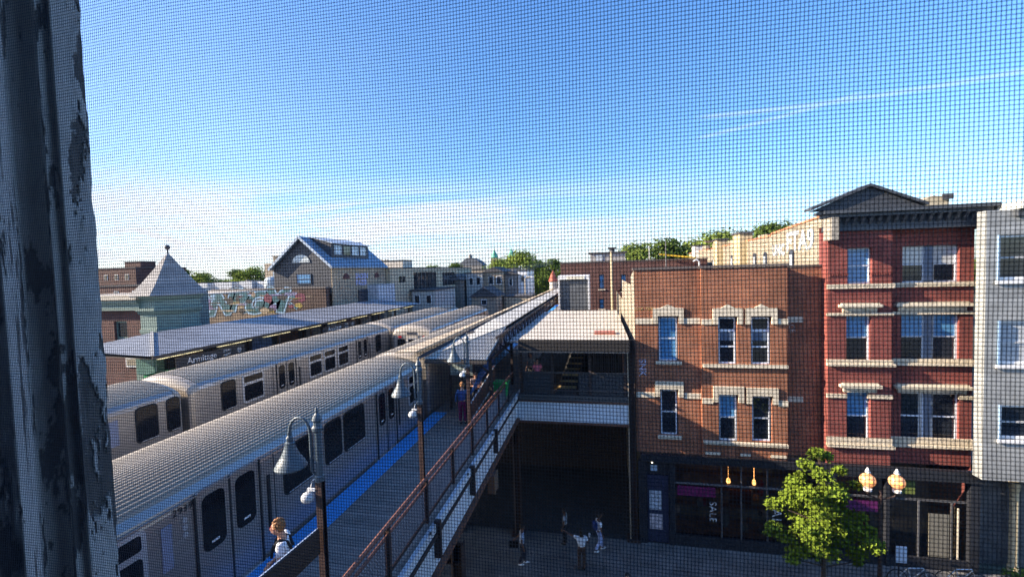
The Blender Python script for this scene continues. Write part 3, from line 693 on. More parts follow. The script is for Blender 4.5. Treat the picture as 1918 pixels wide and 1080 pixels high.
def canopy_post(y, lab):
    t = thing('canopy_post', lab, 'post', (-4.5, y, 6.85), 'posts under the near canopy'); MB().box(-4.56, -4.44, y-.06, y+.06, 6.85, 9.1).build('shaft', steel_dark, t)
    MB().beam((-4.5, y, 8.5), (-5.2, y, 9.05), .05, .08).build('brace', steel_dark, t)
canopy_post(17.1, 'first canopy post, where the railing meets the station house'); canopy_post(21.5, 'canopy post behind the green bin'); canopy_post(27, 'canopy post deep under the near canopy')
# leaning ramp railing with white edges on the platform
t = thing('ramp_barrier', 'blue and brown slanting barrier with dashed white edges on the near platform', 'barrier', (-5, 18, 6.85))
MB().prism([(-4.95, 15.2, 7.05), (-4.95, 19.6, 7.45), (-4.95, 19.6, 8.35), (-4.95, 15.2, 7.75)], (.05, 0, 0)).build('panel', mat('brown_panel', (.12, .06, .045), .7), t)
for k in range(12):
    f = k/12
    MB().beam((-4.88, 15.3+4.3*f, 7.76+.6*f), (-4.88, 15.3+4.3*f+.22, 7.76+.6*f+.03), .03, .05).build('edge_dash', white_paint, t)
    MB().beam((-4.88, 15.3+4.3*f, 7.1+.4*f), (-4.88, 15.3+4.3*f+.22, 7.1+.4*f+.02), .03, .05).build('edge_dash', white_paint, t)
MB().prism([(-4.98, 15.4, 7.95), (-4.98, 19.6, 8.5), (-4.98, 19.6, 9.05), (-4.98, 17.2, 8.6)], (.03, 0, 0)).build('blue_sheet', mat('deep_blue_sheet', (.02, .07, .2), .5), t)
g = thing('waste_bin', 'bright green waste bin beside the station house on the near platform', 'bin', (-4.35, 18.4, 6.85))
MB().prism([(-4.62, 18.2, 7.0), (-4.15, 18.2, 7.0), (-4.05, 18.2, 7.78), (-4.68, 18.2, 7.78)], (0, .45, 0)).build('tub', green_pl, g, bevel=.02)
MB().box(-4.72, -4.02, 18.15, 18.7, 7.785, 7.84).build('lid', green_pl, g, bevel=.015)
gh = thing('information_panel', 'pale grey glazed shelter panel beside the train under the canopy front', 'panel', (-6.2, 17.4, 6.85))
MB().box(-6.35, -5.35, 17.35, 17.42, 8.35, 8.95).build('glazed_sheet', mat('pale_glazing', (.30, .36, .34), .3, var=.5, scale=7), gh)
MB().box(-6.42, -6.35, 17.33, 17.44, 6.85, 9.05).box(-5.35, -5.28, 17.33, 17.44, 6.85, 9.05).box(-6.35, -5.35, 17.33, 17.44, 8.96, 9.03).build('frame', steel_dark, gh)

# ================================================================== STATION HOUSE OVER THE STREET (right of the platform)
def station_house():
    t = thing('station_house', 'raised open station hall with flat cream roof and blue white girder, spanning over the pavement', 'station', (-1.3, 26, 0))
    x0, x1, y0, y1 = -3.85, 1.22, 19.9, 32.4
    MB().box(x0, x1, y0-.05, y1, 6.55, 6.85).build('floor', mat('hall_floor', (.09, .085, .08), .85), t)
    MB().box(-4.35, 1.2, y0-.06, y0-.02, 5.60, 6.52).build('front_girder', dirty_white, t)
    MB().box(-4.40, 1.22, y0-.12, y0+.05, 5.50, 5.595).box(-4.4, 1.22, y0-.13, y0-.07, 6.53, 6.60).build('girder_flange', mat('rusty_flange', (.16, .07, .04)), t)
    r = MB().box(x0+.2, x1+.03, y0-.9, y1, 9.50, 9.60); r.build('roof', roof_cream, t)
    MB().box(x0-.25, x0+.19, y0-.7, y1, 9.42, 9.53).build('side_gutter', mat('grey_gutter', (.25, .24, .23), .6), t)
    MB().box(x0+.2, x1+.03, y0-.93, y0-.903, 9.12, 9.62).build('fascia', mat('black_fascia', (.02, .018, .017), .8), t)
    MB().box(x0+.2, x1+.02, y0-.85, y0-.80, 9.02, 9.10).box(x0+2.2, x1+.02, y0-.75, y0-.70, 9.36, 9.44).build('fascia_trim', mat('brown_trim', (.28, .22, .18), .6), t)
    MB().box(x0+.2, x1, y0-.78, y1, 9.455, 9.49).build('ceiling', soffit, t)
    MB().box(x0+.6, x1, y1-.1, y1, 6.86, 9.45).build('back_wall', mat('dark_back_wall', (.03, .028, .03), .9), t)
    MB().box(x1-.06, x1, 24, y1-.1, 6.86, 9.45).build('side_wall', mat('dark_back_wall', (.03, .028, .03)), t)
    for x in (x0+.05, -2.3, -.55, x1-.18):
        MB().box(x, x+.13, y0, y0+.13, 6.86, 9.45).build('front_post', steel_dark, t)
    MB().box(1.02, 1.09, 20.6, 20.67, 6.86, 9.2).build('side_post', mat('orange_post', (.38, .18, .1), .6), t)  # side post in its own orange colour
    MB().box(x0+.2, x1, y0-.02, y0+.04, 7.88, 7.95).box(x0+.2, x1, y0-.01, y0+.03, 7.05, 7.09).build('guard_rail', mat('rail_grey_brown', (.12, .10, .09), .6), t)
    MB().box(x0+.2, -2.2, y0+.045, y0+.06, 6.87, 7.86).build('guard_sheet', mat('guard_mesh_sheet', (.045, .045, .047), .8, var=.3, scale=6), t)
    MB().box(-1.0, x1, y0+.045, y0+.06, 6.87, 7.86).build('guard_sheet', mat('guard_mesh_sheet', (.045, .045, .047)), t)
    pk = MB(); k = 0
    while -.35+k*.11 < 1.0: pk.box(-.35+k*.11, -.35+k*.11+.03, 22.0, 22.03, 7.5, 8.75); k += 1
    pk.box(-.4, 1.05, 21.98, 22.05, 8.76, 8.80); pk.build('picket_screen', mat('grey_pickets', (.16, .155, .16), .5), t)
    # stair flight with sunlight painted into the yellow tread colour
    st = MB(); n = 9
    for k in range(n): st.box(-2.05+.09*k, -1.18+.07*k, 20.6+.42*k, 20.98+.42*k, 6.86, 7.0+.2*k)
    st.build('stair', mat('sun_painted_stair_treads', (.62, .45, .2), .8, var=.25, scale=6), t)
    sb = MB()
    for k in range(n): sb.box(-2.1+.09*k, -1.13+.07*k, 20.56+.42*k, 20.60+.42*k, 6.87, 6.985+.2*k)
    sb.build('stair_nosing', rubber, t)
    MB().prism([(-1.05, 20.5, 7.6), (-1.05, 20.5, 7.68), (-.45, 24.4, 9.3), (-.45, 24.4, 9.22)], (.05, 0, 0)).build('stair_handrail', steel_dark, t)
    MB().box(-.25, .72, 20.6, 21.3, 9.603, 9.70).build('roof_box', mat('rusty_roof_box', (.35, .12, .08), .8), t)
    return t
station_house()
def big_column(x, y, lab, m1, z1=5.5):
    t = thing('steel_column', lab, 'column', (x, y, 0), 'steel columns carrying the elevated railway')
    MB().box(x-.16, x-.12, y-.17, y+.17, .12, z1).build('paler_flange', m1, t)  # left flange paler than the web and right flange
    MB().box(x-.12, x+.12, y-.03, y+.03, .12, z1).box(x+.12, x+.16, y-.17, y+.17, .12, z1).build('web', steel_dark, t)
    MB().box(x-.3, x+.3, y-.3, y+.3, .12, .22).build('base', steel_dark, t)
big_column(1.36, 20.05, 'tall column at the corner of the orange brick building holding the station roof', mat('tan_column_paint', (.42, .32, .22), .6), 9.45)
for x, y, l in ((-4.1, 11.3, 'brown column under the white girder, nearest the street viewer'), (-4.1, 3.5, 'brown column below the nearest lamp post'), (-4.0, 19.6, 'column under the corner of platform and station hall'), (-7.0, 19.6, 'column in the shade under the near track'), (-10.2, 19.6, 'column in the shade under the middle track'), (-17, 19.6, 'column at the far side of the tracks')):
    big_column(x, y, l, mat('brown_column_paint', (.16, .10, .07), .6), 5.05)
# cross girders
for y, l in ((3.5, 'cross girder below the nearest end of the platform'), (11.3, 'cross girder under the tracks above the street'), (19.6, 'cross girder under the tracks at the far pavement')):
    t = thing('cross_girder', l, 'girder', (-10.5, y, 4.6), 'cross girders under the tracks'); MB().box(-17.4, -4.05, y-.03, y+.03, 4.55, 5.0).build('web', steel_dark, t); MB().box(-17.4, -4.05, y-.15, y+.15, 4.5, 4.545).build('flange', steel_dark, t)
gb = thing('gusset_box', 'small brown steel box hanging under the white girder', 'bracket', (-3.9, 14.6, 5.1)); MB().box(-4.0, -3.75, 14.3, 14.75, 4.9, 5.58).build('plate', mat('brown_column_paint', (.16, .10, .07)), gb); MB().box(-3.745, -3.72, 14.3, 14.34, 4.9, 5.58).box(-3.745, -3.72, 14.7, 14.75, 4.9, 5.58).build('edge', mat('tan_column_paint', (.42, .32, .22)), gb)
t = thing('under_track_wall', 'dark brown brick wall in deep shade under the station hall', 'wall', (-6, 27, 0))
MB().box(-24, 1.5, 27, 27.3, 0, 5.2).build('wall', brick_shaded, t)
for z in (3.2, 3.45, 3.6): MB().box(-8, 1.2, 26.9, 26.98, z, z+.06).build('pipe', steel_dark, t)

# ================================================================== FACADES ON THE RIGHT
def P2(x, y, Y): v = aY(x, y, Y); return v.x, v.z
def window(parent, x0, x1, z0, z1, y, mat_f=None, upper=None, lower=None, split=.5, double=False, extra=None, fr=.06, dark=True):
    """sash window in a wall facing -Y; y = plane of the frame"""
    mf = mat_f or winframe; sp = z0+(z1-z0)*split
    f = MB()
    if dark:
        f.box(x0, x0+.04, y-.03, y+.05, z0, z1).box(x1-.04, x1, y-.03, y+.05, z0, z1).box(x0+.04, x1-.04, y-.03, y+.05, z1-.05, z1)
        w = f.build('window', darkframe, parent); a, b, c, d = x0+.045, x1-.045, z0, z1-.055
        g = MB()
    else:
        w = None; a, b, c, d = x0, x1, z0, z1; g = MB()
    g.box(a, a+fr, y-.012, y+.04, c, d).box(b-fr, b, y-.012, y+.04, c, d).box(a+fr, b-fr, y-.012, y+.04, d-fr, d).box(a+fr, b-fr, y-.012, y+.04, c, c+fr*1.3).box(a+fr, b-fr, y-.012, y+.04, sp-.03, sp+.03)
    if extra:
        for e in extra: g.box(a+fr, b-fr, y-.012, y+.04, c+(d-c)*e-.05, c+(d-c)*e+.05)
    if w is None: w = g.build('window', mf, parent)
    else: g.build('sash', mf, w)
    MB().poly([(a, y+.02, sp), (b, y+.02, sp), (b, y+.02, d), (a, y+.02, d)]).build('upper_pane', upper or glass, w)
    MB().poly([(a, y+.03, c), (b, y+.03, c), (b, y+.03, sp), (a, y+.03, sp)]).build('lower_pane', lower or glass, w)
    return w
def lintel(parent, x0, x1, z0, z1, y, peak=True, ear=.22, drop=.35):
    """stepped stone hood with ears and a low peak"""
    t = .14
    pts = [(x0-ear, z0-drop), (x0-.01, z0-drop), (x0-.01, z0), (x1+.01, z0), (x1+.01, z0-drop), (x1+ear, z0-drop), (x1+ear, z1)]
    if peak: pts += [(x1-.1, z1+.02), ((x0+x1)/2, z1+.17), (x0+.1, z1+.02)]
    pts += [(x0-ear, z1)]
    MB().prism([(a, y-.09, b) for a, b in pts], (0, t, 0)).build('lintel', stone, parent)

def orange_building():
    t = thing('orange_brick_building', 'orange brick two storey house over a dark shopfront, cream stone window hoods', 'building', (5.4, 20, 0))
    YL, YR, YN = 20.0, 19.86, 20.48
    wl = [P2(1232, 592, 20)+P2(1271, 676, 20), P2(1236, 728, 20)+P2(1271, 815, 20)]
    wr = [P2(1343, 592, 20)+P2(1379, 680, 20), P2(1404, 592, 20)+P2(1442, 681, 20), P2(1344, 736, 20)+P2(1381, 824, 20), P2(1406, 739, 20)+P2(1444, 825, 20)]
    hl = [(a, c, d, b) for a, b, c, d in wl]; hr = [(a, c, d, b) for a, b, c, d in wr]
    MB().wall(1.56, 4.36, 4.3, 12.62, YL, 'y', hl, .14).build('west_wall', brick_orange, t)
    MB().wall(4.36, 7.76, 4.3, 12.62, YR, 'y', hr, .16).poly([(4.36, YR, 4.3), (4.36, YL, 4.3), (4.36, YL, 12.62), (4.36, YR, 12.62)]).poly([(7.76, YR, 4.3), (7.76, YN, 4.3), (7.76, YN, 12.62), (7.76, YR, 12.62)]).build('bay_wall', brick_orange, t)
    MB().wall(7.76, 9.3, 4.3, 12.55, YN, 'y').build('recessed_wall', brick_orange, t)
    sw_ = MB().poly([(1.56, 20, 0), (1.56, 40, 0), (1.56, 40, 10.6), (1.56, 30, 10.6), (1.56, 30, 11.9), (1.56, 22.0, 11.9), (1.56, 22.0, 12.3), (1.56, 20, 12.62)])
    sw_.build('side_wall', brick_yellow, t)
    MB().poly([(1.56, 20.2, 12.2), (9.3, 20.5, 12.2), (9.3, 40, 11.0), (1.56, 40, 10.5)]).build('roof', dark_roof, t)
    MB().box(1.5, 4.35, YL-.06, YL+.25, 12.625, 12.72).box(4.32, 7.82, YR-.06, YR+.3, 12.625, 12.725).box(7.83, 9.3, YN-.05, YN+.25, 12.555, 12.64).build('coping', mat('dark_coping', (.12, .10, .09), .7), t)
    for i, (a, b, c, d) in enumerate(hl+hr):
        y = (YL if i < 2 else YR)+.12
        up_ = (blind, None, None, None, blind, None)[i]; lo = (blind, None, None, None, None, None)[i]
        wf = window(t, a, b, c, d, y, upper=up_, lower=lo, split=.5 if i != 2 and i != 3 else .36, extra=[.72] if i in (2, 3) else None, fr=.05)
        if i in (2, 3): MB().box(a+.1, b-.1, y+.004, y+.018, d-(d-c)*.52, d-(d-c)*.27).build('blind', mat('slate_blind', (.09, .13, .2), .4), wf)
        lintel(t, a, b, d+.02, d+.36, (YL if i < 2 else YR), peak=(i in (0, 2, 3)))
    for x0, x1, z, y in ((hl[0][0]-.12, hl[0][1]+.12, hl[0][2], YL), (hl[1][0]-.12, hl[1][1]+.12, hl[1][2], YL), (4.4, 7.75, hr[0][2], YR), (4.4, 7.75, hr[2][2], YR)):
        MB().box(x0, x1, y-.13, y+.0, z-.14, z-.005).build('sill', stone, t)
    for x0, x1, y, zz in ((1.58, hl[0][0]-.23, YL, hl[0][3]), (hl[0][1]+.23, 4.35, YL, hl[0][3]), (4.37, hr[0][0]-.23, YR, hr[0][3]), (hr[1][1]+.23, 7.77, YR, hr[1][3]), (1.58, hl[1][0]-.23, YL, hl[1][3]-.05), (hl[1][1]+.23, 4.35, YL, hl[1][3]-.05), (4.37, hr[2][0]-.23, YR, hr[2][3]-.08), (hr[3][1]+.23, 7.77, YR, hr[3][3]-.08)):
        MB().box(x0, x1, y-.05, y+.03, zz-.34, zz-.10).build('stone_band', stone, t)
    for zz in (hr[0][3], hr[2][3]-.08): MB().box(7.80, 8.6, YN-.05, YN+.03, zz-.34, zz-.10).build('stone_band', stone, t)
    for a, b in ((4.45, 5.1), (5.9, 6.3), (7.1, 7.72)): MB().box(a, b, YR-.06, YR+.02, 4.42, 4.52).build('stone_band', stone, t)
    # shop front
    MB().box(1.7, 9.3, 19.78, 19.97, 3.95, 4.28).build('shop_cornice', mat('black_shop_paint', (.018, .020, .026), .5, var=.2), t)
    blk = MATS['black_shop_paint']
    MB().box(1.6, 1.95, 19.85, 20.1, .12, 3.94).box(2.95, 3.15, 19.85, 20.1, .12, 3.94).box(3.151, 9.3, 19.88, 20.1, .12, .62).box(9.0, 9.3, 19.86, 20.1, .63, 3.94).box(1.951, 2.949, 20.0, 20.1, 3.3, 3.94).build('shop_frame', blk, t)
    MB().box(3.16, 8.99, 21.8, 21.9, .12, 4.2).box(3.16, 8.99, 20.11, 21.8, .4, .5).box(3.16, 8.99, 20.11, 21.8, 4.0, 4.1).build('shop_interior', mat('shop_interior', (.22, .19, .15), .8, var=.6, scale=2.5), t)
    sg = seeglass
    dv = [3.16, 5.15, 5.95, 7.0, 9.0]
    MB().poly([(3.16, 20.0, .63), (9.0, 20.0, .63), (9.0, 20.0, 3.94), (3.16, 20.0, 3.94)]).build('shop_window', sg, t)
    fr = MB()
    for x in dv: fr.box(x-.03, x+.03, 19.93, 19.99, .63, 3.94)
    fr.box(3.2, 8.95, 19.94, 19.985, 2.95, 3.03).build('glazing_bar', mat('grey_glazing_bar', (.12, .12, .125), .5), t)
    d = MB().box(1.98, 2.92, 19.98, 20.03, .14, 3.28).build('shop_door', mat('navy_door', (.03, .035, .07), .4), t)
    MB().box(2.08, 2.60, 19.955, 19.978, 1.65, 2.55).build('door_poster', mat('pale_poster', (.42, .48, .55), .5, var=.5, scale=12), d)
    MB().box(2.08, 2.65, 19.955, 19.978, .75, 1.45).build('door_poster', mat('red_white_poster', (.55, .48, .5), .5, var=.5, scale=9), d)
    MB().box(2.15, 2.45, 19.985, 19.998, 3.45, 3.72).build('transom_light', mat('pale_blue_light', (.35, .45, .55), .3), t)
    MB().ball((2.2, 19.8, 3.92), .04, 8).build('entry_lamp', mat('entry_lamp', (1, .9, .7), .4, emit=(1, .85, .6), estr=1.5), t)
    s1 = MB().box(3.3, 4.9, 19.955, 19.985, 2.42, 2.85).build('magenta_sign', mat('magenta_sign', (.16, .015, .09), .5, var=.4, scale=10), t)
    text_mesh('SALE', 'window_lettering', .42, mat('grey_lettering', (.7, .72, .74), .5), t, (4.78, 19.975, 1.75), (0, 0, -1), (1, 0, 0), .003, spacing=1.1)
    text_mesh('SALE', 'window_lettering', .55, MATS['grey_lettering'], t, (7.35, 19.975, 1.75), (0, 0, -1), (1, 0, 0), .003, spacing=1.1)
    for x in (5.5, 6.55):
        p_ = MB().tube([(x, 20.2, 3.95), (x, 20.2, 3.2)], .01, 5).ball((x, 20.2, 3.1), .09, 10, (1, 1, 1.5)).build('pendant_lamp', mat('pendant_lamp', (1, .5, .2), .4, emit=(1.0, .42, .12), estr=1.6), t)
    rn = random.Random(3)
    for k in range(26):
        x = rn.uniform(3.3, 8.9); zz = rn.uniform(.65, 2.6); w_ = rn.uniform(.1, .35); h_ = rn.uniform(.2, .8); c_ = rn.choice([(.3, .28, .25), (.05, .05, .06), (.35, .2, .1), (.08, .14, .16), (.45, .42, .4), (.2, .05, .08)])
        MB().ball((x, 20.4+rn.random()*.9, zz), 1, 8, (w_/2, .1, h_/2)).build('display_item', mat('stock_%s' % ('tan', 'black', 'copper', 'teal', 'cream', 'wine')[[(.3, .28, .25), (.05, .05, .06), (.35, .2, .1), (.08, .14, .16), (.45, .42, .4), (.2, .05, .08)].index(c_)], c_, .7), t)
    for z in (1.2, 2.0, 2.8): MB().box(3.2, 8.95, 21.4, 21.78, z, z+.04).build('shelf', mat('shelf_wood', (.2, .13, .08), .6), t)
    for x, zc, w_, h_ in ((6.1, 1.0, .3, .4), (6.9, .95, .35, .35), (4.3, 2.0, .3, .5), (5.35, 1.4, .4, 1.0)):
        MB().ball((x, 20.25, zc), 1, 10, (w_/2, .1, h_/2)).build('display_item', mat('display_items', (.15, .17, .18), .7, var=.6, scale=5), t)
    MB().box(5.5, 6.4, 20.1, 20.2, 2.15, 2.75).build('display_board', mat('brown_board', (.1, .04, .02), .6), t)
    gf = mat('pale_spray_tag', (.5, .42, .38), .7)
    text_mesh('SAR TBO', 'wall_tag', .22, mat('yellow_spray_tag', (.5, .32, .12), .7), t, (2.0, YL-.006, 10.85), (1, 0, 0), (0, 0, 1), .002, shear=.2)
    text_mesh('ACE', 'wall_tag', .3, gf, t, (8.15, YN-.006, 10.0), (.2, 0, -1), (1, 0, .2), .002)
    text_mesh('SNK', 'wall_tag', .42, mat('lilac_spray_tag', (.40, .38, .5), .7), t, (1.86, YL-.006, 8.2), (0, 0, -1), (1, 0, 0), .002, bold=.01)
orange_building()

def pedimented_building():
    t = thing('red_brick_building', 'tall red brick building with dark bracketed cornice and a pediment', 'building', (12, 20, 0))
    Y0, Y1 = 19.95, 20.28
    L_ = [(1586, 465, 1632, 530), (1584, 585, 1630, 679), (1585, 733, 1629, 826)]
    R_ = [(1693, 461, 1800, 528), (1691, 584, 1800, 680), (1690, 736, 1800, 829)]
    hl = []; hr = []
    for q in L_:
        a, d = P2(q[0], q[1], 20); b, c = P2(q[2], q[3], 20); hl.append((a, b, c, d))
    for q in R_:
        a, d = P2(q[0], q[1], 20.2); b, c = P2(q[2], q[3], 20.2); hr.append((a, b, c, d))
    xs = 11.62
    MB().wall(9.32, xs, 4.3, 13.95, Y0, 'y', hl, .22).poly([(9.32, Y0, 0), (9.32, 20.7, 0), (9.32, 20.7, 13.95), (9.32, Y0, 13.95)]).poly([(9.32, 20.7, 0), (11.3, 20.7, 0), (11.3, 20.7, 14.2), (9.32, 20.7, 14.2)]).poly([(11.3, 20.7, 0), (11.3, 36, 0), (11.3, 36, 13.9), (11.3, 20.7, 14.2)]).poly([(xs, Y0, 4.3), (xs, Y1, 4.3), (xs, Y1, 13.95), (xs, Y0, 13.95)]).build('pier_wall', brick_red, t)
    MB().wall(xs, 14.62, 4.3, 13.95, Y1, 'y', hr, .2).poly([(14.62, Y1, 0), (14.62, 36, 0), (14.62, 36, 13.9), (14.62, Y1, 13.9)]).build('recessed_wall', brick_red, t)
    MB().poly([(9.32, 20.2, 14.3), (14.6, 20.3, 14.3), (14.6, 36, 13.9), (11.3, 36, 13.9), (11.3, 20.69, 14.29), (9.32, 20.69, 14.29)]).build('roof', dark_roof, t)
    # cornice
    MB().box(9.2, 14.66, Y0-.12, Y0+.28, 13.96, 14.20).box(9.12, 14.72, Y0-.35, Y0+.3, 14.52, 14.66).box(8.95, 14.85, Y0-.5, Y0+.35, 14.665, 14.80).box(9.25, 14.64, Y0-.08, Y0+.28, 14.205, 14.515).build('cornice', cornice_m, t)
    for k in range(19):
        x = 9.25+k*.29; MB().prism([(x, Y0-.085, 14.21), (x, Y0-.14, 14.21), (x, Y0-.33, 14.5), (x, Y0-.085, 14.5)], (.11, 0, 0)).build('cornice_bracket', cornice_m, t)
    ap = P2(1626, 350, 19.6); le = P2(1520, 405, 19.6); re = P2(1722, 386, 19.6)
    MB().prism([(le[0], 19.55, 14.80), (re[0]+.1, 19.55, 14.80), (ap[0], 19.55, ap[1])], (0, .3, 0)).build('pediment', mat('slate_pediment', (.045, .05, .06), .7, var=.35, scale=7), t)
    for a, b in (((le[0]-.1, 14.82), ap), (ap, (re[0]+.2, 14.82))):
        MB().prism([(a[0], 19.40, a[1]), (b[0], 19.40, b[1]), (b[0], 19.40, b[1]+.11), (a[0], 19.40, a[1]+.11)], (0, .6, 0)).build('raking_cornice', cornice_m, t)
    MB().box(9.14, 9.4, 19.3, 19.94, 13.6, 14.5).build('corner_scroll', mat('worn_cornice_scroll', (.30, .27, .22), .8, var=.6, scale=14), t)
    for i, (a, b, c, d) in enumerate(hl):
        window(t, a, b, c, d, Y0+.17, upper=blind, lower=(blind, glass, glass)[i], dark=False, fr=.05)
    for i, (a, b, c, d) in enumerate(hr):
        mid = (a+b)/2
        window(t, a, mid-.13, c, d, Y1+.15, upper=(curtain, blind, glass)[i], lower=glass, dark=False, fr=.06)
        window(t, mid+.13, b, c, d, Y1+.15, upper=(curtain, blind, glass)[i], lower=glass, dark=False, fr=.06)
        MB().box(mid-.128, mid+.128, Y1+.08, Y1+.2, c, d).build('mullion', mat('slate_mullion', (.09, .13, .2), .5), t)
        if i == 2: MB().box(mid-.32, mid-.2, Y1+.160, Y1+.166, c+.06, d-.06).build('curtain', curtain, t)
    rs = mat('rough_limestone', (.58, .50, .37), .9, var=.35, scale=9, bump=1., bscale=14)
    for z0, z1, pr in ((11.62, 11.80, .1), (10.50, 10.62, .07), (8.42, 8.52, .16), (8.525, 8.68, .06), (5.02, 5.14, .16), (5.145, 5.42, .06)):
        MB().box(9.26, xs+pr*.5, Y0-pr, Y0+.0, z0, z1).box(xs+pr*.5+.002, 14.64, Y1-pr, Y1+.0, z0, z1).build('stone_course', rs, t)
    MB().box(9.26, 10.0, Y0-.07, Y0, 7.08, 7.24).box(10.75, xs+.03, Y0-.07, Y0, 7.08, 7.24).box(14.15, 14.64, Y1-.07, Y1, 7.05, 7.2).build('stone_course', rs, t)
    for (a, b, c, d) in hl[1:]+hr[1:]:
        y = Y0 if b < 11.6 else Y1
        MB().box(a-.3, b+.3, y-.22, y-.0, d+.22, d+.34).box(a-.22, b+.22, y-.16, y-.0, d+.342, d+.40).build('hood', stone, t)
        MB().box(a-.16, b+.16, y-.1, y-.0, d+.02, d+.215).build('lintel', rs, t)
    dn = MB()
    for k in range(8):
        if not 3 < k < 3: dn.box(9.36+k*.09, 9.40+k*.09, Y0-.04, Y0, 12.15, 12.22)
    for k in range(9): dn.box(10.78+k*.09, 10.82+k*.09, Y0-.04, Y0, 12.15, 12.22)
    dn.build('dentil_band', brick_red, t)
    # shop
    blk = MATS['black_shop_paint']
    MB().box(9.32, 14.7, 19.72, 19.94, 3.85, 4.28).box(9.32, 9.6, 19.8, 20.1, .12, 3.84).box(14.3, 14.62, 19.8, 20.1, .12, 3.84).box(11.4, 11.52, 19.8, 20.1, .12, 3.84).box(9.601, 14.3, 19.86, 20.1, .12, .55).build('shop_frame', blk, t)
    MB().poly([(9.6, 20.0, .55), (14.3, 20.0, .55), (14.3, 20.0, 3.84), (9.6, 20.0, 3.84)]).build('shop_window', MATS['shop_glass'], t)
    MB().box(9.6, 14.3, 22, 22.1, .12, 4.2).box(9.6, 14.3, 20.12, 21.99, .3, .4).build('shop_interior', mat('shop_interior', (.22, .19, .15)), t)
    MB().box(9.6, 14.3, 19.955, 19.985, 2.9, 2.98).box(12.6, 12.66, 19.95, 19.98, .55, 2.9).box(13.75, 13.81, 19.95, 19.98, .55, 2.9).build('glazing_bar', MATS['grey_glazing_bar'], t)
    MB().box(10.0, 11.3, 19.955, 19.985, 2.3, 2.75).build('shop_sign', mat('purple_sign', (.10, .012, .09), .5, var=.4, scale=10), t)
    MB().box(13.0, 13.7, 19.96, 19.985, .6, 2.4).build('shop_blind', mat('beige_blind', (.16, .15, .12), .8), t)
    MB().box(13.95, 14.0, 19.92, 19.95, .6, 2.7).build('pale_post', stone, t)
    MB().box(12.0, 12.5, 19.96, 19.985, 3.15, 3.7).build('green_poster', mat('green_poster', (.12, .15, .03), .7), t)
    v = thing('roof_vent', 'beige roof hatch box on top of the red brick building', 'roof vent', (15.0, 23.5, 14.2))
    MB().prism([(14.35, 23, 14.25), (15.55, 23, 14.25), (15.6, 23, 15.52), (15.0, 23, 15.6), (14.45, 23, 15.35)], (0, 1.2, 0)).build('hatch', mat('beige_sheet', (.45, .38, .25), .7), v); MB().box(15.3, 15.7, 22.9, 22.995, 15.4, 15.65).build('cowl', dark_roof, v)
pedimented_building()

def grey_building():
    t = thing('grey_bay_building', 'pale grey sided building with projecting bay windows at the right edge', 'building', (16, 20, 0))
    yb = 19.0
    zs = [(1872, 440, 525), (1872, 600, 683), (1874, 758, 822)]
    holes = []
    for x, a, b in zs:
        p = P2(x, a, yb); q = P2(x, b, yb); holes.append((p[0], p[0]+1.6, q[1], p[1]))
    MB().wall(14.06, 18.5, 4.35, 14.45, yb, 'y', holes, .12).poly([(14.06, yb, 4.35), (14.06, 19.42, 4.35), (14.06, 19.42, 14.45), (14.06, yb, 14.45)]).poly([(14.06, 19.42, 4.35), (14.75, 19.42, 4.35), (14.75, 19.42, 14.45), (14.06, 19.42, 14.45)]).build('bay_wall', grey_panel, t)
    MB().wall(14.68, 14.7, 4.35, 14.45, 20.0, 'y').build('return_wall', grey_panel, t)
    MB().poly([(14.06, yb-.0, 4.34), (18.5, yb, 4.34), (18.5, 20.6, 3.6), (14.66, 20.6, 3.6)]).build('bay_soffit', mat('brown_soffit', (.05, .04, .03), .8), t)
    MB().box(14.86, 18.7, yb-.35, 20.3, 14.46, 14.72).build('cornice', grey_trim, t); MB().box(14.9, 18.6, yb-.15, yb-.003, 14.2, 14.45).build('frieze', cornice_m, t)
    for i, (a, b, c, d) in enumerate(holes):
        w = window(t, a, b, c, d, yb+.1, upper=(glass, curtain, glass)[i], lower=(glass, curtain, glass)[i], dark=False, fr=.09, mat_f=white_paint)
        MB().box(a-.1, b, yb-.08, yb-.002, c-.13, c-.0).build('sill', white_paint, w)
        MB().box(a-.06, a-.0, yb-.05, yb-.002, c, d).build('casing', mat('blue_trim', (.25, .38, .55), .5), w)  # blue casing strip along the window's left edge
    MB().box(14.7, 18.5, 20.6, 20.7, .12, 4.3).build('shop_front', mat('grey_shopfront', (.10, .10, .105), .6, var=.4, scale=2), t)
    MB().poly([(14.7, 20.1, 4.36), (18.5, 20.1, 4.36), (18.5, 36, 4.36), (14.7, 36, 4.36)]).poly([(14.7, 19.1, 14.44), (18.5, 19.1, 14.44), (18.5, 36, 14.0), (14.7, 36, 14.0)]).build('roof', dark_roof, t)
    cp = P2(1900, 920, 20.3)
    c_ = thing('porch_column', 'slender cream column under the overhanging grey bay', 'column', (16.4, 20.3, 0)); MB().lathe([(.18, .12), (.18, .3), (.14, .35), (.13, 3.4), (.17, 3.5), (.17, 3.75)], (cp[0], 20.3, 0), 14).build('shaft', mat('cream_column', (.62, .50, .30), .6), c_, smooth=False)
grey_building()

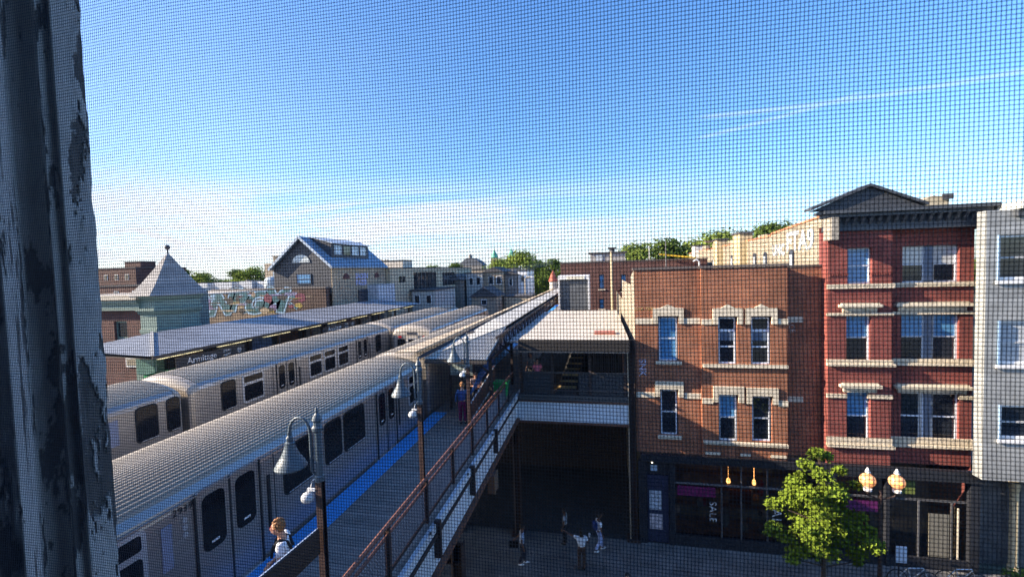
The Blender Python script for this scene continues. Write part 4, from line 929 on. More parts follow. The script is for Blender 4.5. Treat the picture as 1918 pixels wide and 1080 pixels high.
# ------------------------------------------------------------------ buildings behind the facades
def yellow_building():
    t = thing('yellow_brick_building', 'long yellow brick building with chimneys and large painted letters behind the orange building', 'building', (13, 36, 0))
    X = 11.0
    MB().poly([(X, 21, 6), (X, 56, 6), (X, 56, 14.1), (X, 44, 14.3), (X, 40, 14.3), (X, 31, 14.5), (X, 30.5, 14.55), (X, 24.3, 14.95), (X, 21, 15.1)]).build('side_wall', brick_yellow, t)
    MB().prism([(X-.05, 21, 15.12), (X-.05, 24.3, 14.97), (X-.05, 30.5, 14.57), (X-.05, 30.5, 14.67), (X-.05, 24.3, 15.07), (X-.05, 21, 15.25)], (.4, 0, 0)).build('coping', mat('orange_coping', (.5, .2, .1), .7), t)
    MB().prism([(X-.05, 30.6, 14.47), (X-.05, 56, 14.12), (X-.05, 56, 14.2), (X-.05, 30.6, 14.57)], (.4, 0, 0)).build('coping', mat('orange_coping', (.5, .2, .1)), t)
    MB().poly([(X, 21, 14.2), (19, 21, 14.2), (19, 56, 14), (X, 56, 14)]).build('roof', dark_roof, t)
    yb = mat('cream_chimney', (.50, .40, .23), .8, var=.15)
    for y, z, w in ((35.2, 15.0, 1.7), (41.5, 14.9, 1.2), (50.5, 14.8, 1.6)):
        c = MB().box(X-.5, X+.4, y, y+w, 11, z).build('chimney', yb if y < 50 else mat('white_chimney', (.7, .68, .62), .8), t); MB().box(X-.58, X+.48, y-.1, y+w+.1, z+.003, z+.14).build('cap', dark_roof, c)
    for y in (27.5, 31.5, 33.5, 38.8, 44.5):
        w = MB().prism([(X-.02, yy, zz) for yy, zz in rrect(y, 12.7, .6, 1.6, .28)], (-.03, 0, 0)).build('window', darkframe, t); MB().box(X-.06, X-.055, y-.1, y+.22, 12.1, 13.2).build('pane', mat('pale_pane', (.45, .5, .52), .3), w)
    ws = mat('white_spray_paint', (.55, .56, .55), .7)
    for bd, nm, sz, pz, py_ in (('FTA9', 'letter_outline', 1.5, 13.9, 26.6), ('UHC', 'letter_outline', .9, 13.5, 29.4)): text_mesh(bd, nm, sz, mat('blue_grey_outline', (.18, .25, .32), .7), t, (X-.012, py_, pz), (0, -1, 0), (0, 0, 1), .002, bold=.05)
    text_mesh('FTA9', 'painted_letters', 1.5, ws, t, (X-.014, 26.6, 13.9), (0, -1, 0), (0, -.0, 1), .004, bold=.015, spacing=.95)
    text_mesh('UHC', 'painted_letters', .9, ws, t, (X-.014, 29.4, 13.5), (0, -1, 0), (0, 0, 1), .004, bold=.02)
    for y, w_, h_ in ((31.2, 1.6, .22), (37.6, 2.2, .28), (43.2, 1.8, .3), (47.5, 1.6, .25)): MB().box(X-.04, X+.35, y, y+w_, 14.1, 14.45+h_).build('parapet_step', brick_yellow, t)
    d = thing('satellite_dish', 'pale satellite dish on the yellow brick parapet', 'satellite dish', (10.9, 44, 14.4))
    MB().lathe([(.02, 0), (.3, .05), (.55, .18), (.57, .2), (.3, .09), (.02, .04)], (10.9, 46, 14.9), 14).build('dish', mat('dish_grey', (.6, .58, .55), .5), d); MB().tube([(10.9, 46, 14.2), (10.9, 46, 14.95)], .05, 6).build('mast', steel_dark, d)
yellow_building()
def dark_brick_building():
    t = thing('dark_brick_building', 'wide dark brick building with small windows behind the station lift box', 'building', (5, 45, 0))
    hs = []
    for x, y0, y1 in ((1127, 514, 541), (1127, 560, 578), (1168, 514, 545)):
        a, d = P2(x-5, y0, 45); b, c = P2(x+5, y1, 45); hs.append((a, b, c, d))
    MB().wall(-3.9, 10.5, 0, 13.3, 45, 'y', hs, .2).poly([(-3.9, 45, 0), (-3.9, 60, 0), (-3.9, 60, 13.3), (-3.9, 45, 13.3)]).poly([(-3.9, 45, 13.2), (10.5, 45, 13.2), (10.5, 60, 13.2), (-3.9, 60, 13.2)]).build('wall', brick_dark, t)
    MB().box(-3.95, 10.55, 44.93, 45.2, 13.305, 13.4).build('coping', mat('dark_coping', (.12, .1, .09)), t)
    for a, b, c, d in hs:
        w = window(t, a, b, c, d, 45.12, upper=blind, lower=blind, dark=False, fr=.06, mat_f=darkframe); MB().box(a-.1, b+.1, 44.9, 44.995, c-.12, c-.01).build('sill', stone, w)
    h = thing('roof_hut', 'grey hut with flat roof on top of the dark brick building', 'hut', (1, 51, 13.3))
    MB().box(-.9, 3.0, 50, 53, 13.21, 14.35).build('wall', mat('hut_grey', (.33, .32, .30), .8), h); MB().box(-1.1, 3.2, 49.8, 53.2, 14.353, 14.5).build('roof', dark_roof, h); MB().box(-.3, .5, 49.93, 49.995, 13.5, 14.2).build('window', mat('pale_pane', (.45, .5, .52)), h)
    v = MB().tube([(1.6, 51, 14.5), (1.6, 51, 14.9)], .3, 8).box(1.1, 2.1, 50.6, 51.4, 14.9, 15.05).build('roof_exhaust', dark_roof, h)
    y = thing('yellow_roof_rail', 'yellow sloping rail on the roof beyond the orange building', 'rail', (7, 44, 13.4)); MB().beam((5.9, 44.5, 13.9), (9.3, 44.5, 13.45), .12, .14).build('bar', mat('safety_yellow', (.65, .42, .03), .6), y)
dark_brick_building()
def lift_box():
    t = thing('lift_box', 'white framed lift head with dark louvred front above the station roof', 'lift shaft', (-2, 35, 9.5))
    a = (-3.25, 35, 9.4); x0, x1, z0, z1 = -3.25, -.72, 9.4, 12.2
    MB().box(x0, x0+.13, 34.9, 37, z0, z1).box(x1-.13, x1, 34.9, 37, z0, z1).box(x0+.131, x1-.131, 34.9, 37, z1-.32, z1).build('frame', white_paint, t)
    MB().box(x0+.7, x1-.4, 34.86, 34.895, z1-.3, z1-.08).build('sign_plate', mat('cream_plate', (.75, .7, .55), .6), t)
    MB().box(x0+.131, x1-.131, 35.1, 36.9, z0, z1-.325).build('louvre_panel', stripes('dark_louvre', (.10, .11, .12), (.06, .065, .07), .18, axis=2, duty=.8), t)
lift_box()
def pole(x, y, z1, r, label, m_, arm=None):
    t = thing('utility_pole', label, 'pole', (x, y, 0)); MB().tube([(x, y, 0), (x, y, z1)], [r, r*.75], 8).build('shaft', m_, t)
    if arm: MB().box(x-arm, x+arm, y-.05, y+.05, z1-.6, z1-.5).build('crossarm', m_, t)
    return t
pole(1.0, 34, 13.95, .12, 'cream utility pole rising behind the station roof', wood_pole)
pole(4.42, 30, 14.4, .045, 'thin grey antenna mast behind the orange building parapet', mat('mast_grey', (.2, .2, .2), .5))
pole(5.6, 50, 15.0, .05, 'thin pale mast beside the trees on the dark roof', mat('pale_mast', (.6, .6, .6), .5))
def railcopy():
    t = thing('roof_pipe', 'bent pale vent pipe on the orange building roof edge', 'pipe', (5.3, 24, 12.3)); MB().tube([(5.2, 24, 12.1), (5.2, 24, 12.95), (5.05, 24, 13.05), (4.9, 24, 12.95)], .04, 6).build('pipe', white_paint, t)
railcopy()

# ================================================================== LEFT SIDE: FAR PLATFORM AND OLD STATION
struct(MB().box(-23.5, -16.95, 8, 60, 6.70, 6.85).build('far_platform_deck', deck_m))
def far_canopy():
    t = thing('far_canopy', 'long hipped canopy roof in shaded blue grey over the far platform', 'canopy', (-20, 28, 9.6))
    e = -18.4; zr = 10.15; ze = 9.62
    A = (e, 14.4, ze); A2 = (-22.6, 15.1, ze); R0 = (-22.4, 17.6, zr); R1 = (-22.4, 40.5, zr); B = (e+.3, 41.4, ze)
    MB().poly([A, B, R1, (-22.4, 17.6, zr)]).poly([A, R0, (-24.6, 15.4, ze-.02)]).poly([R0, R1, (-24.8, 41, ze), (-24.6, 15.4, ze-.02)]).build('roof', far_roof_m, t)
    MB().beam((A[0], A[1], ze+.03), (R0[0], R0[1], zr+.03), .12, .06).build('hip_flashing', roof_white, t)
    MB().box(e-.02, e+.02, 14.4, 41, ze-.14, ze-.01).build('eave_fascia', soffit, t)
    MB().poly([(e, 14.5, ze-.15), (e, 41, ze-.15), (-24.5, 41, ze-.15), (-24.5, 15.2, ze-.15)]).build('soffit', soffit, t)
    for y in range(15, 40, 3):
        MB().box(e-.55, e-.42, y, y+2.1, ze-.27, ze-.2).build('sunlit_fixture', mat('sunlit_fixture_glow', (.8, .75, .5), .5, emit=(1, .88, .5), estr=.35), t)  # long fixtures; their faint glow imitates sun catching the eave
far_canopy()
t = thing('platform_back_wall', 'dark panelled screen wall behind the far platform', 'wall', (-22, 28, 6.85))
bw = MB(); bw.box(-22.2, -22.1, 17.9, 41, 6.86, 9.4); bw.build('panel', mat('dark_panel', (.055, .055, .06), .7, var=.4), t)
for k in range(9): MB().box(-22.1, -22.0, 18+k*2.6, 18.12+k*2.6, 6.86, 9.45).build('post', steel_dark, t)
for k in range(8): MB().box(-22.095, -22.07, 18.4+k*2.6, 20.1+k*2.6, 7.5, 8.9).build('advert', mat(('poster_brown', 'poster_grey', 'poster_blue')[k % 3], ((.13, .07, .05), (.2, .2, .2), (.12, .2, .38))[k % 3], .5, var=.5, scale=3), t)
for k in range(9):
    y = 16.2+k*3.0
    t = thing('far_canopy_post', 'dark post of the far canopy, number %s from the near end' % ('one two three four five six seven eight nine'.split()[k]), 'post', (-18.9, y, 6.85), 'posts of the far canopy'); MB().box(-18.97, -18.83, y-.07, y+.07, 6.85, 9.46).build('shaft', steel_dark, t)
def station_sign(y0, y1, z0, z1, body, label, small=None):
    X = -18.62; t = thing('station_sign', label, 'sign', (X, (y0+y1)/2, z0)); MB().box(X-.05, X, y0, y1, z0, z1).build('board', mat('charcoal_board', (.035, .035, .038), .5), t)
    wt = mat('sign_white', (.75, .75, .75), .5)
    text_mesh(body, 'sign_lettering', .42, wt, t, (X+.004, y0+(y1-y0)*.34, (z0+z1)/2), (0, 1, 0), (0, 0, 1), .002)
    text_mesh('2000N', 'sign_small_lettering', .15, wt, t, (X+.004, y0+(y1-y0)*.70, (z0+z1)/2+.1), (0, 1, 0), (0, 0, 1), .002); text_mesh('1000W', 'sign_small_lettering', .15, wt, t, (X+.004, y0+(y1-y0)*.70, (z0+z1)/2-.1), (0, 1, 0), (0, 0, 1), .002)
    MB().prism([(X, y0+(y1-y0)*.9+.15*math.cos(a), (z0+z1)/2+.15*math.sin(a)) for a in [i*math.pi/6 for i in range(12)]], (.006, 0, 0)).build('symbol', mat('sign_grey', (.3, .3, .3), .5), t)
station_sign(15.6, 19.4, 8.80, 9.28, 'Armitage', 'dark station sign reading Armitage in white under the near end of the far canopy')
station_sign(26.0, 30.0, 8.78, 9.24, 'Armitage', 'second dark station sign reading Armitage, further along the far platform')
for y, l in ((15.9, 'green bin on the far platform, left of the pair'), (16.9, 'green bin on the far platform, right of the pair')):
    b = thing('platform_bin', l, 'bin', (-20, y, 6.85), 'green bins on the far platform'); MB().box(-20.4, -19.8, y-.32, y+.32, 6.9, 8.3).build('tub', green_pl, b, bevel=.03); MB().prism([(-20.45, y-.35, 8.31), (-19.75, y-.35, 8.31), (-19.8, y-.35, 8.45), (-20.4, y-.35, 8.5)], (0, .7, 0)).build('lid', green_pl, b)
mb_ = thing('ticket_kiosk', 'pale mint panelled kiosk under the near end of the far canopy', 'kiosk', (-22.5, 17.4, 6.85)); MB().box(-23.3, -22.0, 17.4, 17.8, 6.85, 9.0).build('panel', mint, mb_); MB().box(-23.2, -22.1, 17.37, 17.395, 8.05, 8.8).build('window', mat('kiosk_glass', (.12, .22, .2), .2), mb_)

def old_station():
    t = thing('old_station_building', 'old red brick station with mint cornice and a conical grey corner turret', 'building', (-27, 24, 0))
    MB().wall(-42, -27.0, 0, 11.2, 21.3, 'y', [(-30.0, -29.0, 8.2, 10.3)], .2).box(-26.9, -26.7, 22.35, 23.8, 0, 11.0).build('wall', brick_dark, t)
    window(t, -30.0, -29.0, 8.2, 10.3, 21.45, dark=False, mat_f=mint, fr=.1)
    MB().wall(-26, -23.0, 0, 9.0, 17.95, 'y').build('porch_wall', brick_dark, t)
    w = MB().box(-24.6, -23.55, 17.88, 17.94, 8.28, 8.78).build('porch_window', white_paint, t); MB().box(-24.5, -23.65, 17.86, 17.878, 8.35, 8.71).build('pane', mat('pane_tan', (.3, .26, .2), .3), w)
    MB().box(-42.2, -27.5, 20.95, 21.5, 11.0, 11.45).box(-42.3, -27.5, 20.8, 21.5, 11.455, 11.6).build('cornice', mint, t)
    MB().box(-42.3, -27.4, 20.7, 21.6, 11.65, 11.95).box(-42.3, -27.4, 21.6, 31, 11.65, 11.75).build('parapet', roof_cream, t)
    c = (-27.1, 22.6, 0)
    R8 = math.pi/8
    MB().lathe([(1.58, 7.5), (1.58, 9.5), (1.66, 9.55), (1.66, 9.8), (1.58, 9.85), (1.58, 10.7), (1.66, 10.75), (1.8, 10.95), (1.8, 11.1), (1.68, 11.15), (1.68, 11.55), (1.86, 11.7), (1.92, 11.8), (1.92, 11.85)], c, 8, R8).build('turret_wall', mint, t)
    MB().lathe([(2.1, 11.86), (2.06, 11.95), (1.5, 12.55), (.85, 13.4), (.28, 14.2), (.05, 14.5)], c, 8, R8).build('turret_roof', shingle, t)
    MB().lathe([(.06, 14.5), (.04, 14.7), (.05, 14.75)], c, 8).ball((c[0], c[1], 14.9), .16, 12).build('finial', mat('dark_finial', (.06, .06, .065), .4), t)
    for a in range(-4, 4):
        an = R8+a*math.pi/4+math.pi/8
        x, y = c[0]+1.48*math.cos(an), c[1]+1.48*math.sin(an)
        if y < c[1]: MB().box(x-.35, x+.35, y-.08, y+.02, 8.2, 9.4).build('turret_window', mat('turret_glass', (.03, .05, .06), .2), t)
    MB().box(-27.5, -26.75, 24.2, 25.0, 9, 12.0).build('pier', mat('slate_pier', (.15, .2, .2), .7), t); MB().box(-27.7, -26.6, 24.1, 25.1, 12.0, 12.2).build('pier_cap', grey_wall, t)
    MB().box(-27.6, -26.7, 23.9, 24.09, 9, 11.0).build('pier_face', brick_dark, t)
old_station()
def graffiti_wall():
    t = thing('graffiti_wall', 'low brick building wall covered in teal, white and yellow graffiti letters', 'wall', (-33, 35.6, 0))
    base = mat('graffiti_ground', (.20, .15, .11), .8, var=.5, scale=1.5, stain=.8, scol=(.42, .34, .06))
    MB().box(-42, -30.4, 35.6, 36.2, 0, 11.6).build('wall', base, t); MB().box(-30.398, -25.0, 35.6, 36.2, 0, 11.6).build('brick_wall', brick_brown, t); MB().box(-42, -25.0, 35.55, 36.3, 11.604, 11.72).build('coping', mat('dark_coping', (.12, .1, .09)), t)
    teal = mat('teal_spray', (.012, .10, .13), .6, var=.6, scale=2.5); out = mat('pale_blue_spray', (.26, .42, .58), .6, var=.4, scale=3); blk = mat('black_spray', (.02, .02, .025), .6)
    Z = 10.45
    def X(px): return aY(px, 560, 35.6).x
    L_ = [('N', 410, 3.1), ('P', 441, 2.9), ('G', 473, 2.7), ('M', 510, 3.0)]
    for ch, px, s in L_:
        for off, m_, d in ((.34, blk, .001), (.27, out, .002), (.13, teal, .003)):
            text_mesh(ch, 'graffiti_letter', s*.98, m_, t, (X(px), 35.594, Z-.1+(.18 if ch in 'PM' else -.12)), (1.12, 0, .06 if ch in 'NG' else -.09), (.0, 0, 1), d, offset=off, shear=.35)
    for a_, b_, c_, d_, w_ in ((372, 9.6, 420, 10.6, .22), (395, 11.2, 440, 10.0, .18), (500, 9.5, 552, 10.9, .2), (520, 11.2, 556, 9.7, .16), (385, 10.2, 402, 9.2, .2), (455, 9.4, 500, 9.9, .14)):
        for m_, k_, y_ in ((out, 1.6, .0035), (teal, 1.0, .0045)): MB().beam((X(a_), 35.6-y_, b_), (X(c_), 35.6-y_, d_), .0005, w_*k_).build('graffiti_stroke', m_, t)
    rg = random.Random(5); gcol = [mat('mustard_spray', (.34, .26, .05), .7, var=.4), mat('wine_spray', (.16, .03, .06), .7, var=.4), mat('violet_haze_spray', (.16, .13, .26), .7, var=.4), mat('sand_spray', (.38, .30, .2), .7, var=.4), blk]
    for k in range(80):
        px = rg.uniform(368, 575); c0 = Vector((X(px), 35.6-.002-.0002*k, rg.uniform(9.5, 11.3))); n_ = 9; a0 = rg.uniform(0, 6)
        w_, h_ = (rg.uniform(.25, .7), rg.uniform(.2, .6)) if k % 2 else (rg.uniform(.5, 1.1), rg.uniform(.03, .08))
        MB().poly([(c0.x+w_*math.cos(a0+i*6.283/n_)*rg.uniform(.6, 1.1), c0.y, min(11.55, c0.z+h_*math.sin(a0+i*6.283/n_)*rg.uniform(.6, 1.1))) for i in range(n_)]).build('graffiti_patch', rg.choice(gcol), t)
    text_mesh('ZORK ASE', 'graffiti_tag', .6, out, t, (X(382), 35.59, 10.9), (1, 0, 0), (0, 0, 1), .004, bold=.02); text_mesh('MAFIA', 'graffiti_tag', .5, mat('mauve_spray', (.2, .2, .34), .6), t, (X(545), 35.59, 11.1), (1, 0, 0), (0, 0, 1), .004, bold=.03, shear=.3)
    # deck behind the parapet
    MB().box(-42, -30.3, 36.3, 48, 10.9, 11.0).build('roof', mat('roof_grey', (.25, .25, .25), .9), t)
graffiti_wall()
def unit(x, y, w, d, z, h, lab):
    t = thing('rooftop_unit', lab, 'air conditioner', (x, y, z), 'pale rooftop units behind the graffiti wall'); MB().box(x, x+w, y, y+d, z, z+h).build('casing', mat('unit_grey', (.48, .5, .52), .6, var=.2), t, bevel=.03); MB().lathe([(w*.3, z+h), (w*.3, z+h+.1)], (x+w/2, y+d/2, 0), 12).build('fan_guard', darkframe, t)
for i, (x, w, h, l) in enumerate(((-42.6, 1.4, 1.3, 'pale rooftop unit, leftmost of the row behind the graffiti'), (-40.6, 2.2, 1.35, 'wide low pale rooftop unit behind the graffiti'), (-37.8, 1.6, 1.45, 'pale rooftop unit above the middle of the graffiti'), (-35.9, 1.3, 1.35, 'pale rooftop unit beside the round tank'))): unit(x, 38.5+i*.3, w, 1.4, 11.0, h, l)
tk = thing('roof_tank', 'round pale tank on the roof left of the gabled house', 'tank', (-31.2, 38, 11)); MB().lathe([(.8, 0), (.8, 1.5), (.6, 1.75), (.1, 1.85)], (-34.4, 40.0, 11), 16).build('shell', mat('tank_pale', (.4, .48, .54), .5), tk)
def gabled_house():
    t = thing('gabled_house', 'dark sided house with sky tinted metal gable roof, dormer and arched gable window', 'house', (-28, 41, 0))
    xl, xr, xa = -31.1, -24.75, -27.9; y0, y1 = 36.35, 46.6; ze, za = 13.62, 16.45
    MB().poly([(xl, y0, 11.0), (xr, y0, 11.0), (xr, y0, ze), (xa, y0, za), (xl, y0, ze)]).poly([(xl, y1, 0), (xr, y1, 0), (xr, y1, ze), (xa, y1, za), (xl, y1, ze)]).poly([(xl, y0, 8), (xl, y1, 8), (xl, y1, ze), (xl, y0, ze)]).build('gable_wall', siding_dark, t)
    MB().poly([(xr, y0, 0), (xr, y1, 0), (xr, y1, ze), (xr, y0, ze)]).poly([(xr, y0-.05, 8), (xr, y0-.05, ze), (xr-.1, y0-.05, ze), (xr-.1, y0-.05, 8)]).build('side_wall', brick_buff, t)
    def roofpt(f, y, up_=0): return (xa+(xr+.25-xa)*f, y, za+(ze-.15-za)*f+up_)
    MB().prism([(xa, y0-.35, za), roofpt(1, y0-.35), roofpt(1, y1+.3), (xa, y1+.3, za)], (0, 0, .14)).build('roof', roof_skylit, t)
    MB().prism([(xa-.01, y0-.35, za), (xl-.3, y0-.35, ze-.2), (xl-.3, y1+.3, ze-.2), (xa-.01, y1+.3, za)], (0, 0, .14)).build('roof', roof_skylit, t)
    MB().beam((xa, y0-.4, za+.05), (xr+.25, y0-.4, ze-.1), .08, .22).beam((xa, y0-.4, za+.05), (xl-.3, y0-.4, ze-.15), .08, .22).build('bargeboard', mat('pale_bargeboard', (.38, .46, .55), .6), t)
    # dormer
    dx0 = xa+.35; dx1 = xr-.35; d = MB()
    zt = za-.2
    zb = lambda x: za+(ze-.15-za)*((x-xa)/(xr+.25-xa))
    dx = xa+2.35; yy0, yy1 = y0+1.2, y0+8.0
    d.poly([(xa+.1, yy0, za), (dx, yy0, zt-.35), (dx, yy0, zb(dx))]).poly([(xa+.1, yy1, za), (dx, yy1, zt-.35), (dx, yy1, zb(dx))]).poly([(dx, yy0, zb(dx)), (dx, yy1, zb(dx)), (dx, yy1, zt-.35), (dx, yy0, zt-.35)])
    o = d.build('dormer', siding_dark, t); MB().prism([(xa+.02, yy0-.15, za+.15), (dx+.25, yy0-.15, zt-.38), (dx+.25, yy1+.15, zt-.38), (xa+.02, yy1+.15, za+.15)], (0, 0, .08)).build('dormer_roof', mat('pale_metal_roof', (.42, .47, .52), .5), o)
    for k in range(4):
        ya = yy0+.45+k*1.55; MB().box(dx+.01, dx+.05, ya, ya+1.2, zb(dx)+.45, zt-.5).build('dormer_window', mat('dormer_glass', (.35, .45, .55), .15, var=.5, scale=2) if k != 1 else glass, o)
    MB().prism([(xa-.1+.95*math.cos(a), y0-.06, 14.1+.75*math.sin(a)) for a in [math.pi*i/12 for i in range(13)]], (0, .05, 0)).build('arched_window', mat('pale_arch_glass', (.55, .6, .6), .3), t)
    window(t, xa-.7, xa+.9, 12.0, 13.0, y0-.05, dark=False, mat_f=darkframe, upper=blind, lower=blind)
    for y in (38.6, 44.6): MB().prism([(xr+.01, y+.55*math.cos(a), 12.4+.55*math.sin(a)) for a in [math.pi*i/10 for i in range(11)]], (.04, 0, 0)).build('arched_opening', mat('dark_red_opening', (.1, .03, .03), .7), t)
    text_mesh('SAOEN', 'wall_tag', .75, mat('violet_spray', (.35, .38, .62), .6), t, (xr+.012, 41.5, 12.6), (0, 1, 0), (0, 0, 1), .004, bold=.03); text_mesh('FAZER', 'wall_tag', .75, MATS['violet_spray'], t, (xr+.012, 41.4, 11.9), (0, 1, 0), (0, 0, 1), .004, bold=.03)
    MB().box(xr+.01, xr+1.2, 42.5, 46.6, 9.6, 11.6).build('white_annex', mat('white_annex', (.5, .53, .58), .6), t)
    MB().box(xr+.01, xr+.08, 40.6, 42.4, 9.6, 11.2).build('dark_door', darkframe, t)
gabled_house()
def chimney_house():
    t = thing('chimney_block', 'tan block with a brick chimney left of the gabled house', 'building', (-34, 44, 0))
    MB().box(-38.9, -36.6, 44, 46, 8, 14.4).build('wall', tan_wall, t); MB().box(-37.5, -36.8, 43.8, 44.6, 14.2, 15.15).box(-37.6, -36.7, 43.7, 44.7, 15.153, 15.27).build('chimney', tan_wall, t)
    MB().box(-36.5, -35.0, 42.5, 44, 8, 13.4).build('extension', mat('pale_ext', (.35, .43, .5), .6), t)
chimney_house()
def industrial():
    t = thing('beige_building', 'long beige flat roofed industrial building beyond the gabled house', 'building', (-25, 62, 0))
    X = -24.2; hs = [(49.0, 50.8, 11.6, 12.4), (53.3, 61.5, 10.5, 12.85), (64, 70, 10.6, 12.7)]
    MB().wall(46.8, 80, 0, 13.35, X, 'x', hs, .2, inw=-1).poly([(X, 46.8, 0), (-34, 46.8, 0), (-34, 46.8, 13.35), (X, 46.8, 13.35)]).build('wall', beige_wall, t)
    MB().box(-34, X+.06, 46.7, 80, 13.353, 13.5).build('roof', dark_roof, t)
    for a, b, c, d in hs:
        w = MB().poly([(X-.15, a, c), (X-.15, b, c), (X-.15, b, d), (X-.15, a, d)]).build('window', glass, t); g = MB(); n = max(2, int((b-a)/1.2))
        for k in range(n+1): y = a+(b-a)*k/n; g.box(X-.14, X-.05, y-.06, y+.06, c, d)
        g.build('glazing_bar', mat('grey_glazing_bar', (.12, .12, .125)), w)
    h = thing('roof_box', 'pale box on the roof of the beige building', 'roof unit', (-28, 55, 13.5)); MB().box(-30, -26, 54, 57, 13.5, 14.5).build('casing', mat('unit_cream', (.55, .5, .42), .7), h); MB().box(-30.1, -25.9, 53.9, 57.1, 14.503, 14.6).build('lid', dark_roof, h)
industrial()
def small_house(label, x0, x1, y, z0, z1, m_, roofh=0, d=8, wins=(), name='house', rm=None, gable='y'):
    t = thing(name, label, 'house', ((x0+x1)/2, y+d/2, 0))
    MB().box(x0, x1, y, y+d, z0, z1).build('wall', m_, t)
    xm = (x0+x1)/2
    if roofh: MB().prism([(x0-.3, y-.3, z1+.003), (x1+.3, y-.3, z1+.003), (xm, y-.3, z1+roofh)], (0, d+.6, 0)).build('roof', rm or dark_roof, t)
    else: MB().box(x0-.15, x1+.15, y-.15, y+d+.15, z1+.003, z1+.2).build('roof', rm or dark_roof, t)
    for wx, wz, ww, wh in wins:
        w = MB().box(wx, wx+ww, y-.06, y-.005, wz, wz+wh).build('window', white_paint, t); MB().box(wx+.1, wx+ww-.1, y-.08, y-.061, wz+.1, wz+wh-.1).build('pane', glass, w)
    return t
small_house('beige low annex in front of the industrial building', -24.0, -20.8, 52, 0, 10.4, grey_wall, wins=((-23.6, 8.7, .8, 1.2), (-22, 8.7, .8, 1.2)))
small_house('grey flat fronted house with dark gable beyond the tracks', -22.8, -19.9, 72, 0, 12.3, grey_wall, 0, 8, ((-22.3, 10.3, .8, 1.4), (-21, 10.3, .8, 1.4)))
small_house('tan brick house with bay in the middle distance', -19.8, -16.4, 73, 0, 12.5, tan_wall, .9, 8, ((-19, 10.3, .9, 1.5), (-17.6, 10.3, .9, 1.5)))
small_house('slate grey house just right of the tan one', -16.3, -14.2, 74, 0, 12.0, greyblue_wall, .6, 8, ((-15.6, 10, .7, 1.3),))
small_house('white sided house at the foot of the big tree', -14.1, -12.4, 75, 0, 12.6, white_paint, 0, 8, ((-13.6, 10.6, .7, 1.2),))
small_house('small garage with pointed dark roof below the houses', -18.9, -15.0, 62, 0, 8.9, tan_wall, 1.5, 5, ((-17.4, 7.6, .9, .9),), name='garage')
small_house('low pale shed beside the tracks', -14.6, -10.6, 66, 0, 8.5, beige_wall, 0, 5, (), name='shed')
small_house('long tan warehouse behind the middle houses', -40, -19, 95, 0, 13.0, tan_wall, 0, 10, ((-30, 10, 1.5, 1.5), (-26, 10, 1.5, 1.5)), name='warehouse')
small_house('blue grey house with steep dark roof left of the white one', -26.5, -23.2, 70, 0, 11.3, greyblue_wall, 1.6, 7, ((-25.5, 9.3, 1, 1.3),))
small_house('far dark red brick block behind the old station', -136, -118.5, 90, 0, 16.2, brick_dark, 0, 14, ((-129, 13.2, 1.2, 1.4), (-125.5, 13.2, 1.2, 1.4), (-122, 13.2, 1.2, 1.4)), name='apartment_block')
small_house('penthouse on top of the far dark brick block', -126.0, -120.6, 93, 16.41, 17.9, brick_dark, 0, 4, (), name='penthouse')
small_house('far brown terrace between old station and graffiti wall', -88, -62, 60, 0, 11.9, brick_dark, 0, 10, ((-84, 9.8, 1, 1.3), (-80, 9.8, 1, 1.3)), name='terrace')
small_house('red brick house behind the tree tops near the tracks end', -11.5, -8.5, 118, 0, 11.0, tan_wall, 1.0, 8, (), name='house')
ct = thing('cone_turret', 'small white turret with a red cone roof at the end of the tracks', 'turret', (-8.9, 95, 0)); q = aY(1036, 520, 95)
MB().lathe([(.9, 0), (.9, q.z-.8)], (q.x, 95, 0), 8).build('wall', grey_wall, ct); MB().lathe([(1.15, q.z-.8), (.05, q.z+1.7)], (q.x, 95, 0), 8).build('cone_roof', redroof, ct)
def church():
    t = thing('church', 'distant church with twin green copper topped towers', 'church', (-60, 262, 0))
    for px in (926, 958):
        x = aY(px, 480, 260).x; MB().box(x-1.9, x+1.9, 258, 262, 0, 20.5).build('tower', brick_buff, t)
        w = MB().box(x-.6, x+.6, 257.9, 257.99, 16.5, 19.5).build('belfry_opening', darkframe, t)
        MB().lathe([(2.3, 20.5), (2.3, 21.2), (1.9, 22.4), (1.0, 24.2), (.3, 25.4), (.1, 27)], (x, 260, 0), 10).build('dome', copper, t)
    MB().box(-64, -54, 264, 290, 0, 17).build('nave', brick_buff, t)
church()
def domed():
    t = thing('domed_house', 'distant dark mansard roofed building with a small lantern', 'building', (-78, 245, 0)); x = aY(880, 490, 240).x
    MB().box(x-7, x+7, 240, 250, 0, 16).build('wall', greyblue_wall, t); MB().prism([(x-8, 240, 16.01), (x+8, 240, 16.01), (x+4.5, 240, 19), (x+1, 240, 20.4), (x-2, 240, 20.4), (x-5, 240, 18.2)], (0, 10, 0)).build('roof', mat('slate_roof_far', (.10, .11, .13), .7), t); MB().lathe([(1.2, 20.4), (1.2, 21.8), (.2, 23)], (x-.5, 243, 0), 8).build('lantern', greyblue_wall, t)
domed()
